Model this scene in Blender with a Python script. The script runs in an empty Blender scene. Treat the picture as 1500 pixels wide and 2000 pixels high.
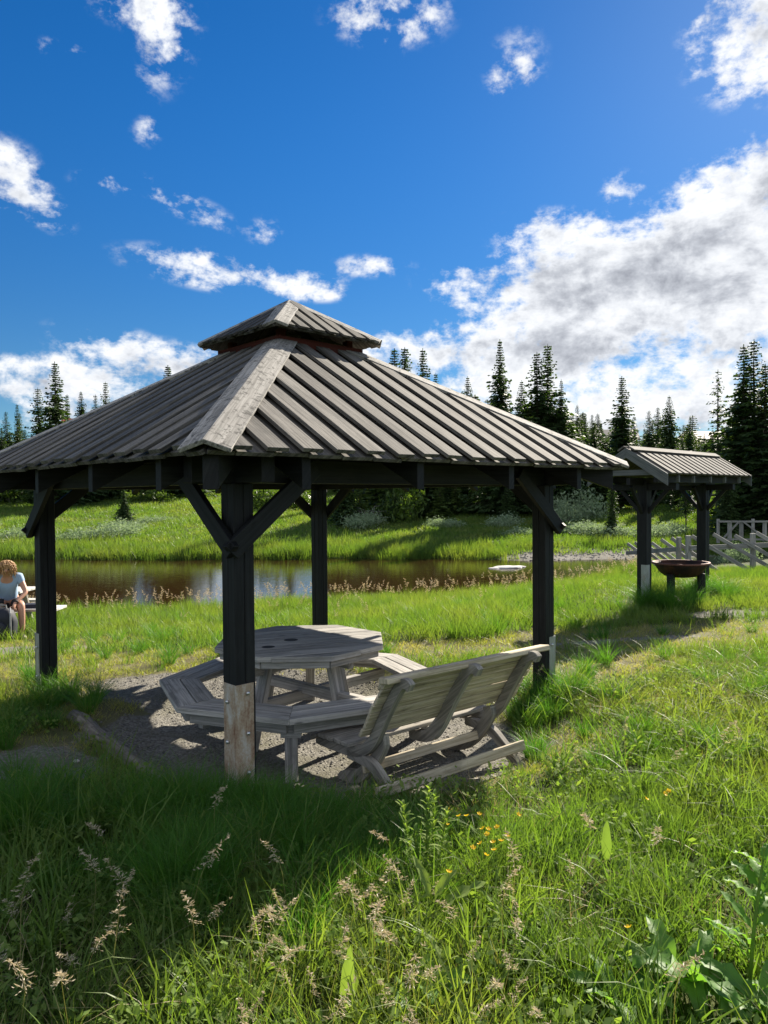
import bpy, math, random
import numpy as np
from mathutils import Vector, Matrix
R = math.radians
random.seed(7); rng = np.random.default_rng(7)
scene = bpy.context.scene
col = scene.collection

# ---------------------------------------------------------------- camera
cam_d = bpy.data.cameras.new('camera'); cam = bpy.data.objects.new('camera', cam_d); col.objects.link(cam)
cam_d.sensor_fit = 'HORIZONTAL'; cam_d.sensor_width = 36.0; cam_d.lens = 36.0*1435.8/1500.0
cam_d.clip_start = 0.05; cam_d.clip_end = 3000
cam.matrix_world = (Matrix.Translation((0, 0, 1.75)) @ Matrix.Rotation(R(90) - 0.02206, 4, 'X')
                    @ Matrix.Rotation(-0.0085, 4, 'Z'))
scene.camera = cam
scene.render.resolution_x = 768; scene.render.resolution_y = 1024
scene.view_settings.view_transform = 'Standard'; scene.view_settings.look = 'None'
scene.view_settings.exposure = 1.33; scene.view_settings.gamma = 1.0
scene.cycles.max_bounces = 5; scene.cycles.diffuse_bounces = 2; scene.cycles.glossy_bounces = 2
scene.cycles.transmission_bounces = 2; scene.cycles.transparent_max_bounces = 4
scene.cycles.caustics_reflective = False; scene.cycles.caustics_refractive = False

# ---------------------------------------------------------------- sun
SUN_AZ = R(30.7)            # measured from +Y towards +X
SUN_EL = R(31.5)
sd = bpy.data.lights.new('sun', 'SUN'); sun = bpy.data.objects.new('sun', sd); col.objects.link(sun)
sd.energy = 5.0; sd.angle = R(0.53); sd.color = (1.0, 0.91, 0.77)
sdir = Vector((math.sin(SUN_AZ)*math.cos(SUN_EL), math.cos(SUN_AZ)*math.cos(SUN_EL), math.sin(SUN_EL)))
sun.rotation_euler = sdir.to_track_quat('Z', 'Y').to_euler()
sun.location = (20, 30, 30)

# ---------------------------------------------------------------- node helpers
class NT:
    def __init__(s, tree): s.t = tree; s.n = tree.nodes; s.l = tree.links; s.n.clear()
    def node(s, typ, ins=None, **props):
        n = s.n.new(typ)
        for k, v in props.items(): setattr(n, k, v)
        if ins:
            for k, v in ins.items(): s.set(n, k, v)
        return n
    def set(s, n, k, v):
        sock = n.inputs[k]
        if isinstance(v, bpy.types.NodeSocket): s.l.new(v, sock)
        elif isinstance(v, bpy.types.Node): s.l.new(v.outputs[0], sock)
        else: sock.default_value = v
    def math(s, op, a, b=None, clamp=False):
        n = s.n.new('ShaderNodeMath'); n.operation = op; n.use_clamp = clamp
        s.set(n, 0, a)
        if b is not None: s.set(n, 1, b)
        return n.outputs[0]
    def vmath(s, op, a, b=None):
        n = s.n.new('ShaderNodeVectorMath'); n.operation = op; s.set(n, 0, a)
        if b is not None: s.set(n, 1, b)
        return n
    def maprange(s, v, a, b, c=0.0, d=1.0, interp='SMOOTHSTEP'):
        n = s.n.new('ShaderNodeMapRange'); n.interpolation_type = interp
        for k, x in zip((0, 1, 2, 3, 4), (v, a, b, c, d)): s.set(n, k, x)
        return n.outputs[0]
    def mix(s, f, a, b, blend='MIX'):
        n = s.n.new('ShaderNodeMix'); n.data_type = 'RGBA'; n.blend_type = blend
        s.set(n, 0, f); s.set(n, 6, a); s.set(n, 7, b); return n.outputs[2]
    def noise(s, vec, scale, detail=4, rough=.55, dist=0.0, lac=2.0, dim='3D'):
        n = s.n.new('ShaderNodeTexNoise'); n.noise_dimensions = dim
        s.set(n, 'Vector', vec)
        for k, v in (('Scale', scale), ('Detail', detail), ('Roughness', rough), ('Distortion', dist), ('Lacunarity', lac)):
            n.inputs[k].default_value = v
        return n.outputs[0]
    def ramp(s, f, stops):
        n = s.n.new('ShaderNodeValToRGB'); s.set(n, 0, f); e = n.color_ramp.elements
        while len(e) > 1: e.remove(e[-1])
        e[0].position = stops[0][0]; e[0].color = (*stops[0][1], 1)
        for p, c in stops[1:]:
            x = e.new(p); x.color = (*c, 1)
        return n.outputs[0]

# ---------------------------------------------------------------- sky with clouds (world)
world = bpy.data.worlds.new('World'); scene.world = world; world.use_nodes = True
W = NT(world.node_tree)
sky = W.node('ShaderNodeTexSky', sky_type='NISHITA', sun_disc=False, sun_elevation=SUN_EL, sun_rotation=SUN_AZ,
             altitude=900.0, air_density=1.0, dust_density=0.15, ozone_density=3.0)
tc = W.node('ShaderNodeTexCoord')
sep = W.node('ShaderNodeSeparateXYZ', {0: tc.outputs['Generated']})
az = W.math('ARCTAN2', sep.outputs[0], sep.outputs[1])
el = W.math('ARCSINE', sep.outputs[2])
ae = W.node('ShaderNodeCombineXYZ', {0: az, 1: el, 2: 0.0}).outputs[0]
def px2ae(px, py):
    c, s = math.cos(.0085), math.sin(.0085); X = px-750; Y = py-1000
    u = X*c-Y*s; v = X*s+Y*c
    x = u/1435.8; zd = -v/1435.8; p = -.02206
    y = math.cos(p)-zd*math.sin(p); z = math.sin(p)+zd*math.cos(p)
    return math.atan2(x, y), math.atan2(z, math.hypot(x, y))
def blob(px, py, rx, ry, rot, amp, total):
    a, e = px2ae(px, py)
    k = 1435.8*(1+math.tan(a)**2)**.5*.5+1435.8*.5
    m = W.node('ShaderNodeMapping', {'Vector': ae, 'Location': (a, e, 0), 'Rotation': (0, 0, R(rot)), 'Scale': (rx/k, ry/k, 1)}, vector_type='TEXTURE')
    ln = W.vmath('LENGTH', m.outputs[0]).outputs['Value']
    v = W.maprange(ln, 0.0, 1.0, amp, 0.0)
    return v if total is None else W.math('ADD', total, v)
def stretch(sx, sy, ox=0.0): return W.node('ShaderNodeMapping', {'Vector': ae, 'Scale': (sx, sy, 1), 'Location': (ox, ox*.7, ox)}).outputs[0]
# cumulus field
tot = None
for b in [(1470, 60, 170, 150, 0, .44), (1440, 440, 300, 170, 20, .54), (1330, 560, 480, 150, 4, .50), (1090, 455, 180, 62, -4, .36),
          (1130, 565, 400, 105, -3, .55), (1000, 690, 320, 105, 0, .52), (1250, 720, 560, 120, 0, .40), (1480, 620, 200, 130, 0, .30),
          (1215, 372, 70, 50, 0, .25), (1010, 120, 100, 90, 20, .125), (1000, 160, 80, 45, 0, .14), (1470, 340, 130, 80, 0, .34), (1330, 830, 540, 110, 0, .38),
          (760, 25, 190, 80, 0, .23), (325, 80, 95, 150, -30, .17), (250, 5, 120, 55, 0, .20), (15, 345, 100, 90, -25, .30), (85, 405, 90, 50, -30, .26),
          (450, 535, 290, 52, -6, .40), (600, 560, 130, 36, -6, .20), (360, 400, 170, 40, -18, .21), (200, 355, 90, 34, 0, .18), (120, 97, 80, 26, 0, .15),
          (290, 255, 60, 40, 30, .15), (160, 740, 240, 75, 0, .28), (20, 745, 200, 60, 0, .27), (370, 720, 120, 60, 0, .34), (60, 810, 220, 60, 0, .30),
          (270, 690, 240, 60, -10, .26), (720, 520, 120, 34, 0, .20), (520, 455, 60, 50, 0, .14),
          (800, 690, 170, 70, 0, .30), (600, 800, 700, 90, 0, .22)]:
    tot = blob(*b, tot)
tot = W.math('ADD', tot, W.math('MULTIPLY', W.maprange(sep.outputs[1], .45, -.25, 0.0, .31), W.maprange(sep.outputs[2], 0.0, .1)))  # unseen cloud cover added behind and above the camera to lift the shadows
def cn(vec, scale, detail, rough, dist=0.0): return W.noise(vec, scale, detail, rough, dist, dim='2D')
def billow(dx=0.0):
    """torn fbm edges plus rounded cauliflower heads"""
    v = W.node('ShaderNodeMapping', {'Vector': ae, 'Scale': (9, 14, 1), 'Location': (9*dx*.55, 14*dx, 0)}).outputs[0]
    f = cn(v, 1.0, 7 if dx == 0 else 5, .64, .15)
    vn = W.node('ShaderNodeTexVoronoi', {'Vector': v, 'Scale': 1.7, 'Detail': 3.0, 'Roughness': .55, 'Lacunarity': 2.2, 'Smoothness': .35}, feature='SMOOTH_F1', voronoi_dimensions='2D', normalize=True)
    return W.math('ADD', W.math('MULTIPLY', f, .72), W.math('MULTIPLY', W.math('SUBTRACT', 1.0, vn.outputs['Distance']), .28))
nz = billow()
nf = cn(stretch(34, 50, 3.1), 1.0, 4, .62)
n1 = W.math('ADD', W.math('MULTIPLY', nz, 1.95), W.math('MULTIPLY', nf, .80))
dens = W.math('ADD', tot, W.math('SUBTRACT', n1, 1.70))
gate = W.maprange(tot, 0.02, 0.16)
mask = W.math('MULTIPLY', W.maprange(dens, -0.16, 0.30), gate)
# sun side of each billow bright, far side and thick middles grey
nb = billow(.030)
relief = W.math('SUBTRACT', nb, nz)
thick = W.math('ADD', W.maprange(dens, .05, .60, 0.0, .42), W.math('MULTIPLY', relief, 2.6))
ccol = W.ramp(thick, [(0.0, (.41, .418, .43)), (.25, (.345, .357, .378)), (.55, (.235, .247, .272)), (1.0, (.12, .128, .15))])
hsv = W.node('ShaderNodeHueSaturation', {'Hue': .507, 'Saturation': 1.36, 'Value': 1.0, 'Fac': 1.0, 'Color': sky.outputs[0]})
lowc = W.maprange(el, 0.0, .5, .70, 1.0)
skyc = W.mix(1.0, hsv.outputs[0], (.038, .0465, .0475, 1), 'MULTIPLY')
skyc = W.mix(1.0, skyc, W.node('ShaderNodeCombineXYZ', {0: lowc, 1: lowc, 2: lowc}).outputs[0], 'MULTIPLY')
# unseen clouds added behind the camera face the sun; brightened for fill light
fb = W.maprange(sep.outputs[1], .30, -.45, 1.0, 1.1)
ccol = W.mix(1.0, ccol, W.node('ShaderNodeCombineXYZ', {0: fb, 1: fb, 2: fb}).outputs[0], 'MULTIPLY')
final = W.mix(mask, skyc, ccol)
world.cycles.sampling_method = 'MANUAL'; world.cycles.sample_map_resolution = 256
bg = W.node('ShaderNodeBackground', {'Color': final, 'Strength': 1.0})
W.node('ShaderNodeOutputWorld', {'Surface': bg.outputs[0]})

# ---------------------------------------------------------------- object helpers
def tag(o, label=None, cat=None, group=None, kind=None):
    if label: o['label'] = label
    if cat: o['category'] = cat
    if group: o['group'] = group
    if kind: o['kind'] = kind
    return o
def empty(name, loc, label, cat, group=None, rz=0, s=1):
    o = bpy.data.objects.new(name, None); col.objects.link(o); o.location = loc
    o.rotation_euler = (0, 0, rz); o.scale = (s, s, s) if not isinstance(s, tuple) else s; o.empty_display_size = .2
    return tag(o, label, cat, group)
def V(*a): return np.array(a, float)
def unit(v): v = np.asarray(v, float); return v/(np.linalg.norm(v)+1e-12)
class MB:
    """collects polygons; every face carries a wood-grain uv and a random value"""
    def __init__(s): s.v = []; s.f = []; s.uv = []; s.r = []; s.smooth = False
    def add(s, verts, faces, L=(1, 0, 0), rnd=None):
        verts = np.asarray(verts, float); b = len(s.v); rnd = random.random() if rnd is None else rnd
        L = unit(L); s.v += verts.tolist()
        for f in faces:
            p = verts[list(f)]; n = np.cross(p[1]-p[0], p[2]-p[0])
            if np.linalg.norm(n) < 1e-12 and len(f) > 3: n = np.cross(p[2]-p[0], p[3]-p[0])
            n = unit(n); t = np.cross(n, L)
            if np.linalg.norm(t) < .3: t = unit(np.cross(n, V(.3, .5, .8))); Lf = np.cross(t, n)
            else: t = unit(t); Lf = L
            s.f.append([b+i for i in f]); s.r.append(rnd)
            s.uv += [(float(q@Lf)+rnd*31, float(q@t)+rnd*57) for q in p]
    def box(s, c, X, Y, Z, L=None, rnd=None):
        """centre, three half-extent vectors; grain along L (default the longest)"""
        c, X, Y, Z = (np.asarray(a, float) for a in (c, X, Y, Z))
        if L is None: L = max((X, Y, Z), key=lambda a: np.linalg.norm(a))
        if np.dot(np.cross(X, Y), Z) < 0: Z = -Z
        vs = [c+a*X+b*Y+d*Z for d in (-1, 1) for b in (-1, 1) for a in (-1, 1)]
        s.add(vs, [(0, 2, 3, 1), (4, 5, 7, 6), (0, 1, 5, 4), (2, 6, 7, 3), (0, 4, 6, 2), (1, 3, 7, 5)], L, rnd)
    def bar(s, a, b, w, h, up=(0, 0, 1), rnd=None):
        a, b = np.asarray(a, float), np.asarray(b, float); d = unit(b-a)
        side = unit(np.cross(d, up)); u = np.cross(side, d)
        s.box((a+b)/2, (b-a)/2, side*w/2, u*h/2, d, rnd)
    def prism(s, poly, ext, L=(1, 0, 0), rnd=None):
        poly = [np.asarray(p, float) for p in poly]; ext = np.asarray(ext, float); n = len(poly)
        nn = sum((np.cross(poly[i]-poly[0], poly[(i+1) % n]-poly[0]) for i in range(1, n-1)), V(0, 0, 0))
        if nn@ext > 0: poly = poly[::-1]
        vs = poly+[p+ext for p in poly]
        fs = [tuple(range(n)), tuple(range(2*n-1, n-1, -1))]+[((i+1) % n, i, n+i, n+(i+1) % n) for i in range(n)]
        s.add(vs, fs, L, rnd)
    def tube(s, pts, rad, n=8, cap=True, rnd=None, jit=0.0):
        pts = [np.asarray(p, float) for p in pts]; m = len(pts)
        rad = [rad]*m if np.isscalar(rad) else rad
        vs = []; ref = V(.13, .31, .94)
        for i, p in enumerate(pts):
            d = unit(pts[min(i+1, m-1)]-pts[max(i-1, 0)])
            r_ = ref if abs(d@ref) < .93 else V(1, .1, 0)
            a = unit(np.cross(d, r_)); b = np.cross(d, a)
            for k in range(n):
                t = 2*math.pi*k/n; rr = rad[i]*(1+random.uniform(-jit, jit))
                vs.append(p+rr*(math.cos(t)*a+math.sin(t)*b))
        fs = [(i*n+k, i*n+(k+1) % n, (i+1)*n+(k+1) % n, (i+1)*n+k) for i in range(m-1) for k in range(n)]
        if cap: fs += [tuple(range(n-1, -1, -1)), tuple((m-1)*n+k for k in range(n))]
        s.add(vs, fs, unit(pts[-1]-pts[0]), rnd)
    def lathe(s, prof, c=(0, 0, 0), n=24):
        vs = [(c[0]+r*math.cos(2*math.pi*k/n), c[1]+r*math.sin(2*math.pi*k/n), c[2]+z) for r, z in prof for k in range(n)]
        fs = [(i*n+k, i*n+(k+1) % n, (i+1)*n+(k+1) % n, (i+1)*n+k) for i in range(len(prof)-1) for k in range(n)]
        s.add(vs, fs, (0, 0, 1))
    def ball(s, c, r, n=10, m=7, sc=(1, 1, 1)):
        vs = []; fs = []
        for i in range(m+1):
            t = math.pi*i/m
            for k in range(n):
                p = 2*math.pi*k/n
                vs.append((c[0]+sc[0]*r*math.sin(t)*math.cos(p), c[1]+sc[1]*r*math.sin(t)*math.sin(p), c[2]+sc[2]*r*math.cos(t)))
        for i in range(m):
            for k in range(n): fs.append((i*n+k, (i+1)*n+k, (i+1)*n+(k+1) % n, i*n+(k+1) % n))
        s.add(vs, fs, (0, 0, 1))
    def mesh(s, name, off=(0, 0, 0)):
        me = bpy.data.meshes.new(name); off = np.asarray(off, float)
        me.from_pydata((np.array(s.v)-off).tolist(), [], s.f)
        uv = me.uv_layers.new(name='grain'); uv.data.foreach_set('uv', np.array(s.uv, dtype=np.float32).ravel())
        at = me.attributes.new('rnd', 'FLOAT', 'FACE'); at.data.foreach_set('value', np.array(s.r, dtype=np.float32))
        if s.smooth: me.polygons.foreach_set('use_smooth', [True]*len(me.polygons))
        me.update(); return me
    def build(s, name, mat, parent=None, bevel=0.0, world=True):
        off = parent_origin(parent) if (parent is not None and world) else (0, 0, 0)
        me = s.mesh(name, off); me.materials.append(mat)
        o = bpy.data.objects.new(name, me); col.objects.link(o)
        if parent is not None: o.parent = parent
        if bevel:
            b = o.modifiers.new('bevel', 'BEVEL'); b.width = bevel; b.segments = 1; b.limit_method = 'ANGLE'
        return o
def parent_origin(p):
    o = V(0, 0, 0)
    while p is not None: o = o+np.array(p.location); p = p.parent
    return o

# ---------------------------------------------------------------- materials
def mat(name):
    m = bpy.data.materials.new(name); m.use_nodes = True; return m, NT(m.node_tree)
def finish(m, t, **ins):
    disp = ins.pop('bump', None)
    p = t.node('ShaderNodeBsdfPrincipled')
    for k, v in ins.items(): t.set(p, k.replace('_', ' '), v)
    if disp is not None:
        b = t.node('ShaderNodeBump', {'Height': disp[0], 'Strength': disp[1], 'Distance': disp[2]}); t.set(p, 'Normal', b.outputs[0])
    t.node('ShaderNodeOutputMaterial', {'Surface': p.outputs[0]}); return m
def wood(name, dark, light, stain=(.05, .05, .045), stain_amt=.35, rough=.85, var=.35, lichen=0.0, bump=.35, scale=1.0):
    m, t = mat(name)
    uv = t.node('ShaderNodeUVMap', uv_map='grain').outputs[0]
    at = t.node('ShaderNodeAttribute', attribute_name='rnd').outputs['Fac']
    g = t.noise(t.node('ShaderNodeMapping', {'Vector': uv, 'Scale': (2.2*scale, 70*scale, 1)}).outputs[0], 1.0, 6, .65, .25)
    g2 = t.noise(t.node('ShaderNodeMapping', {'Vector': uv, 'Scale': (.9*scale, 16*scale, 1)}).outputs[0], 1.0, 4, .6, .6)
    gg = t.math('ADD', t.math('MULTIPLY', g, .6), t.math('MULTIPLY', g2, .4))
    c = t.mix(t.maprange(gg, .36, .64), (*dark, 1), (*light, 1))
    st = t.noise(t.node('ShaderNodeMapping', {'Vector': uv, 'Scale': (3, 7, 1)}).outputs[0], 1.0, 6, .62)
    c = t.mix(t.math('MULTIPLY', t.maprange(st, .50, .72), stain_amt), c, (*stain, 1))
    # knots
    vo = t.node('ShaderNodeTexVoronoi', {'Vector': t.node('ShaderNodeMapping', {'Vector': uv, 'Scale': (2.4, 9, 1)}).outputs[0], 'Scale': 1.0})
    c = t.mix(t.math('MULTIPLY', t.maprange(vo.outputs['Distance'], .10, .04), .75), c, (*[x*.28 for x in dark], 1))
    if lichen:
        ob = t.node('ShaderNodeTexCoord').outputs['Object']
        li = t.noise(ob, 20, 8, .74, .3)
        c = t.mix(t.math('MULTIPLY', t.maprange(li, .52, .60), lichen), c, (.035, .034, .03, 1))
        li2 = t.noise(ob, 23, 6, .7, .3)
        c = t.mix(t.math('MULTIPLY', t.maprange(li2, .60, .66), lichen*.6), c, (.30, .31, .27, 1))
    v = t.math('ADD', 1-var/2, t.math('MULTIPLY', at, var))
    cc = t.node('ShaderNodeCombineXYZ', {0: v, 1: v, 2: v}).outputs[0]
    c = t.mix(1.0, c, cc, 'MULTIPLY')
    return finish(m, t, Base_Color=c, Roughness=rough, Specular_IOR_Level=.25, bump=(gg, bump, .004))
M = {}
M['roof'] = wood('weathered_roof_board', (.040, .037, .032), (.195, .180, .157), stain=(.05, .047, .042), stain_amt=.6, var=.45, lichen=.18)
M['caproof'] = wood('mossy_cap_board', (.026, .024, .020), (.13, .12, .10), stain=(.02, .02, .016), stain_amt=.7, var=.5, lichen=.5)
M['hip'] = wood('lichen_hip_board', (.17, .16, .143), (.40, .38, .345), stain_amt=.4, lichen=.85, var=.2)
M['post'] = wood('dark_stained_post', (.006, .0065, .0075), (.017, .018, .020), stain_amt=.2, var=.3, rough=.6, bump=.25)
M['trim'] = wood('grey_green_trim', (.075, .085, .085), (.17, .18, .175), stain_amt=.3, var=.2)
M['red'] = wood('faded_red_board', (.05, .010, .007), (.11, .024, .015), stain_amt=.35, var=.3)
M['grey'] = wood('grey_weathered_table_wood', (.19, .185, .17), (.50, .475, .44), stain_amt=.4, var=.3, lichen=.08)
M['bench'] = wood('silvered_bench_wood', (.30, .25, .165), (.62, .54, .40), stain=(.07, .06, .045), stain_amt=.55, var=.25)
M['benchdark'] = wood('bench_frame_wood', (.17, .155, .13), (.38, .35, .30), stain_amt=.5, var=.25)
M['fence'] = wood('pale_fence_wood', (.16, .155, .145), (.36, .35, .33), stain_amt=.3, var=.35)
M['log'] = wood('edging_log_wood', (.10, .088, .072), (.26, .23, .19), stain_amt=.6, var=.25, lichen=.3, scale=.6)
M['house'] = wood('dark_house_cladding', (.03, .028, .026), (.07, .066, .06), var=.3)
def rust_mat(name, a, b, c3, rough=.7, metal=.3, sc=14):
    m, t = mat(name); ob = t.node('ShaderNodeTexCoord').outputs['Object']
    mp = t.node('ShaderNodeMapping', {'Vector': ob, 'Scale': (1, 1, .28)}).outputs[0]
    n = t.noise(mp, sc, 9, .68, .4); n2 = t.noise(ob, sc*5, 6, .7)
    f = t.math('ADD', t.math('MULTIPLY', n, .75), t.math('MULTIPLY', n2, .25))
    c = t.ramp(f, [(.38, a), (.50, b), (.62, c3)])
    return finish(m, t, Base_Color=c, Roughness=rough, Metallic=metal, bump=(n2, .3, .002))
M['rustplate'] = rust_mat('rusty_galvanised_plate', (.52, .50, .46), (.40, .31, .22), (.22, .11, .06), metal=0.0)
M['plate'] = rust_mat('galvanised_plate', (.42, .43, .43), (.33, .34, .34), (.28, .25, .21), rough=.5, metal=.4)
M['bowl'] = rust_mat('rusty_fire_bowl', (.012, .010, .009), (.035, .016, .010), (.09, .032, .016), metal=.3, sc=5)
M['bowlrim'] = rust_mat('rusty_bowl_rim', (.12, .05, .032), (.17, .075, .05), (.08, .03, .02), metal=.3, sc=9)
def plain(name, c, rough=.6, metal=0.0, sss=0, nscale=12, var=.25, bump=.15):
    m, t = mat(name); ob = t.node('ShaderNodeTexCoord').outputs['Object']
    n = t.noise(ob, nscale, 5, .6)
    k = t.math('ADD', 1-var/2, t.math('MULTIPLY', n, var))
    cc = t.mix(1.0, (*c, 1), t.node('ShaderNodeCombineXYZ', {0: k, 1: k, 2: k}).outputs[0], 'MULTIPLY')
    return finish(m, t, Base_Color=cc, Roughness=rough, Metallic=metal, bump=(n, bump, .003))
M['bolt'] = plain('zinc_bolt', (.6, .6, .6), .35, .9)
M['dark_disc'] = plain('dark_spot', (.02, .018, .016), .9)
M['skin'] = plain('skin', (.52, .27, .18), .55, nscale=30, var=.12)
M['shirt'] = plain('blue_tshirt', (.30, .42, .58), .85, nscale=20, var=.25)
M['shorts'] = plain('black_cloth', (.012, .012, .014), .85)
M['bag'] = plain('navy_bag_cloth', (.010, .013, .022), .7, nscale=25)
M['bagtrim'] = plain('grey_bag_trim', (.25, .25, .25), .6)
M['hair'] = plain('curly_blond_hair', (.42, .24, .10), .6, nscale=40, var=.7)
M['shoe'] = plain('pale_shoe', (.42, .36, .30), .7)
M['eye'] = plain('eye_dark', (.02, .02, .02), .3)
M['white'] = plain('white_paint', (.75, .75, .73), .5)
M['stone'] = plain('pebble_grey', (.19, .18, .165), .85, nscale=3, var=.8)
M['rockpale'] = plain('pale_rock', (.5, .48, .45), .8, nscale=5)
M['roofdark'] = plain('dark_house_roof', (.05, .052, .056), .7)
M['redhouse'] = plain('red_house_paint', (.35, .06, .04), .7)
M['glass'] = plain('window_glass', (.05, .06, .07), .15)

def leafmat(name, c1, c2, c3=None, trans=.5, rough=.45, tipattr=True, spec=.3, transcol=None, patch=True):
    """foliage: diffuse + translucent, colour varied per instance and over the land"""
    m, t = mat(name)
    oi = t.node('ShaderNodeObjectInfo').outputs['Random']
    at = t.node('ShaderNodeAttribute', attribute_name='rnd').outputs['Fac']
    f = t.math('ADD', t.math('MULTIPLY', oi, .12), t.math('MULTIPLY', at, .88))
    c = t.mix(f, (*c1, 1), (*c2, 1))
    if patch:
        pos = t.node('ShaderNodeNewGeometry').outputs['Position']
        n = t.noise(pos, .55, 4, .6, .4)
        c = t.mix(t.maprange(n, .42, .66), c, (*(c3 or c2), 1))
    d = t.node('ShaderNodeBsdfPrincipled', {'Base Color': c, 'Roughness': rough, 'Specular IOR Level': spec})
    tcol = t.mix(1.0, c, (*(transcol or (1.35, 1.45, .5)), 1), 'MULTIPLY')
    tr = t.node('ShaderNodeBsdfTranslucent', {'Color': tcol})
    mx = t.node('ShaderNodeMixShader', {0: trans, 1: d.outputs[0], 2: tr.outputs[0]})
    t.node('ShaderNodeOutputMaterial', {'Surface': mx.outputs[0]}); return m
M['grass'] = leafmat('grass_blade', (.082, .165, .034), (.150, .225, .045), (.195, .24, .06))
M['lawn'] = leafmat('lawn_blade', (.22, .25, .055), (.31, .31, .09), (.38, .33, .15))
M['sedge'] = leafmat('sedge_blade', (.08, .155, .032), (.14, .205, .042), (.175, .215, .055))
M['fescue'] = leafmat('fescue_blade', (.06, .17, .025), (.10, .22, .03), patch=False)
M['seed'] = leafmat('seed_head', (.48, .40, .27), (.62, .54, .38), trans=.4, transcol=(1.1, 1, .8), patch=False)
M['stalk'] = leafmat('stalk', (.20, .22, .07), (.33, .28, .14), trans=.3, patch=False)
M['dry'] = leafmat('dry_blade', (.30, .25, .13), (.40, .34, .2), trans=.3, transcol=(1.2, 1.1, .7), patch=False)
M['needle'] = leafmat('spruce_needles', (.030, .060, .020), (.062, .102, .030), trans=.32, rough=.6, patch=False, transcol=(1.6, 1.7, .6))
M['needle2'] = leafmat('young_spruce_needles', (.06, .105, .022), (.11, .16, .034), trans=.35, rough=.6, patch=False, transcol=(1.4, 1.4, .6))
M['birch'] = leafmat('birch_leaves', (.06, .11, .02), (.11, .16, .03), trans=.4, patch=False)
M['willow'] = leafmat('pale_willow_leaves', (.20, .27, .15), (.32, .39, .25), trans=.3, spec=.05, rough=.8, patch=False, transcol=(1.2, 1.3, .9))
M['dock'] = leafmat('dock_leaf', (.12, .25, .05), (.18, .32, .07), trans=.5, rough=.5, patch=False, spec=.25)
_t = NT.__new__(NT); _t.t = M['dock'].node_tree; _t.n = _t.t.nodes; _t.l = _t.t.links
_p = [n for n in _t.n if n.type == 'BSDF_PRINCIPLED'][0]; _uv = _t.node('ShaderNodeUVMap', uv_map='grain').outputs[0]
_w = _t.node('ShaderNodeTexNoise', {'Vector': _t.node('ShaderNodeMapping', {'Vector': _uv, 'Scale': (60, 14, 1)}).outputs[0], 'Scale': 1.0, 'Detail': 4.0}).outputs[0]
_t.set(_p, 'Normal', _t.node('ShaderNodeBump', {'Height': _w, 'Strength': .8, 'Distance': .004}).outputs[0])
_c = _p.inputs['Base Color'].links[0].from_socket
_t.set(_p, 'Base Color', _t.mix(_t.maprange(_w, .40, .62, .0, .22), _c, (.05, .10, .03, 1)))
M['yellow'] = leafmat('buttercup_petal', (.75, .50, .02), (.85, .6, .03), trans=.3, patch=False, transcol=(1, 1, 1))
M['herb'] = leafmat('herb_leaf', (.13, .22, .05), (.24, .31, .09), trans=.45, patch=False, spec=.1, rough=.7)
M['bark'] = plain('spruce_bark', (.075, .058, .045), .9, nscale=6, var=.6, bump=.6)
M['twig'] = plain('dead_grey_twig', (.20, .185, .165), .9, nscale=6, var=.4)

# ---------------------------------------------------------------- the lie of the land
def sm(t): t = np.clip(t, 0, 1); return t*t*(3-2*t)
_g = np.random.default_rng(3).random((64, 64))
def vnoise(x, y):
    x = np.asarray(x, float); y = np.asarray(y, float)
    xi = np.floor(x).astype(int); yi = np.floor(y).astype(int); fx = sm(x-xi); fy = sm(y-yi)
    g = lambda a, b: _g[a % 64, b % 64]
    return (g(xi, yi)*(1-fx)+g(xi+1, yi)*fx)*(1-fy)+(g(xi, yi+1)*(1-fx)+g(xi+1, yi+1)*fx)*fy
def fbm(x, y, o=4):
    s = 0; a = .5
    for i in range(o): s = s+a*vnoise(x*2**i+i*7.3, y*2**i+i*3.1); a *= .5
    return s
WZ = -.9
def near_shore(x):
    x = np.asarray(x, float)
    b = np.interp(x, [-60, -25, -12, -6, -3, 0, 3, 6, 8.5, 10.5, 12], [10, 14.5, 16.8, 17.3, 18.2, 18.8, 19.6, 22.0, 25.5, 29.5, 34])
    return b+.9*(vnoise(x*.8, 3.3)-.5)
def far_shore(x):
    x = np.asarray(x, float)
    b = np.interp(x, [-60, -30, -10, 0, 4, 6, 9, 11, 14, 40], [37, 34, 31.5, 31.0, 30.5, 29.4, 29.6, 29.5, 29.5, 29.5])
    return b+1.0*(vnoise(x*.5, 9.3)-.5)
def ell(x, y, cx, cy, rx, ry, rot=0):
    c, s = math.cos(rot), math.sin(rot); dx = x-cx; dy = y-cy
    return np.sqrt(((dx*c+dy*s)/rx)**2+((-dx*s+dy*c)/ry)**2)
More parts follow.
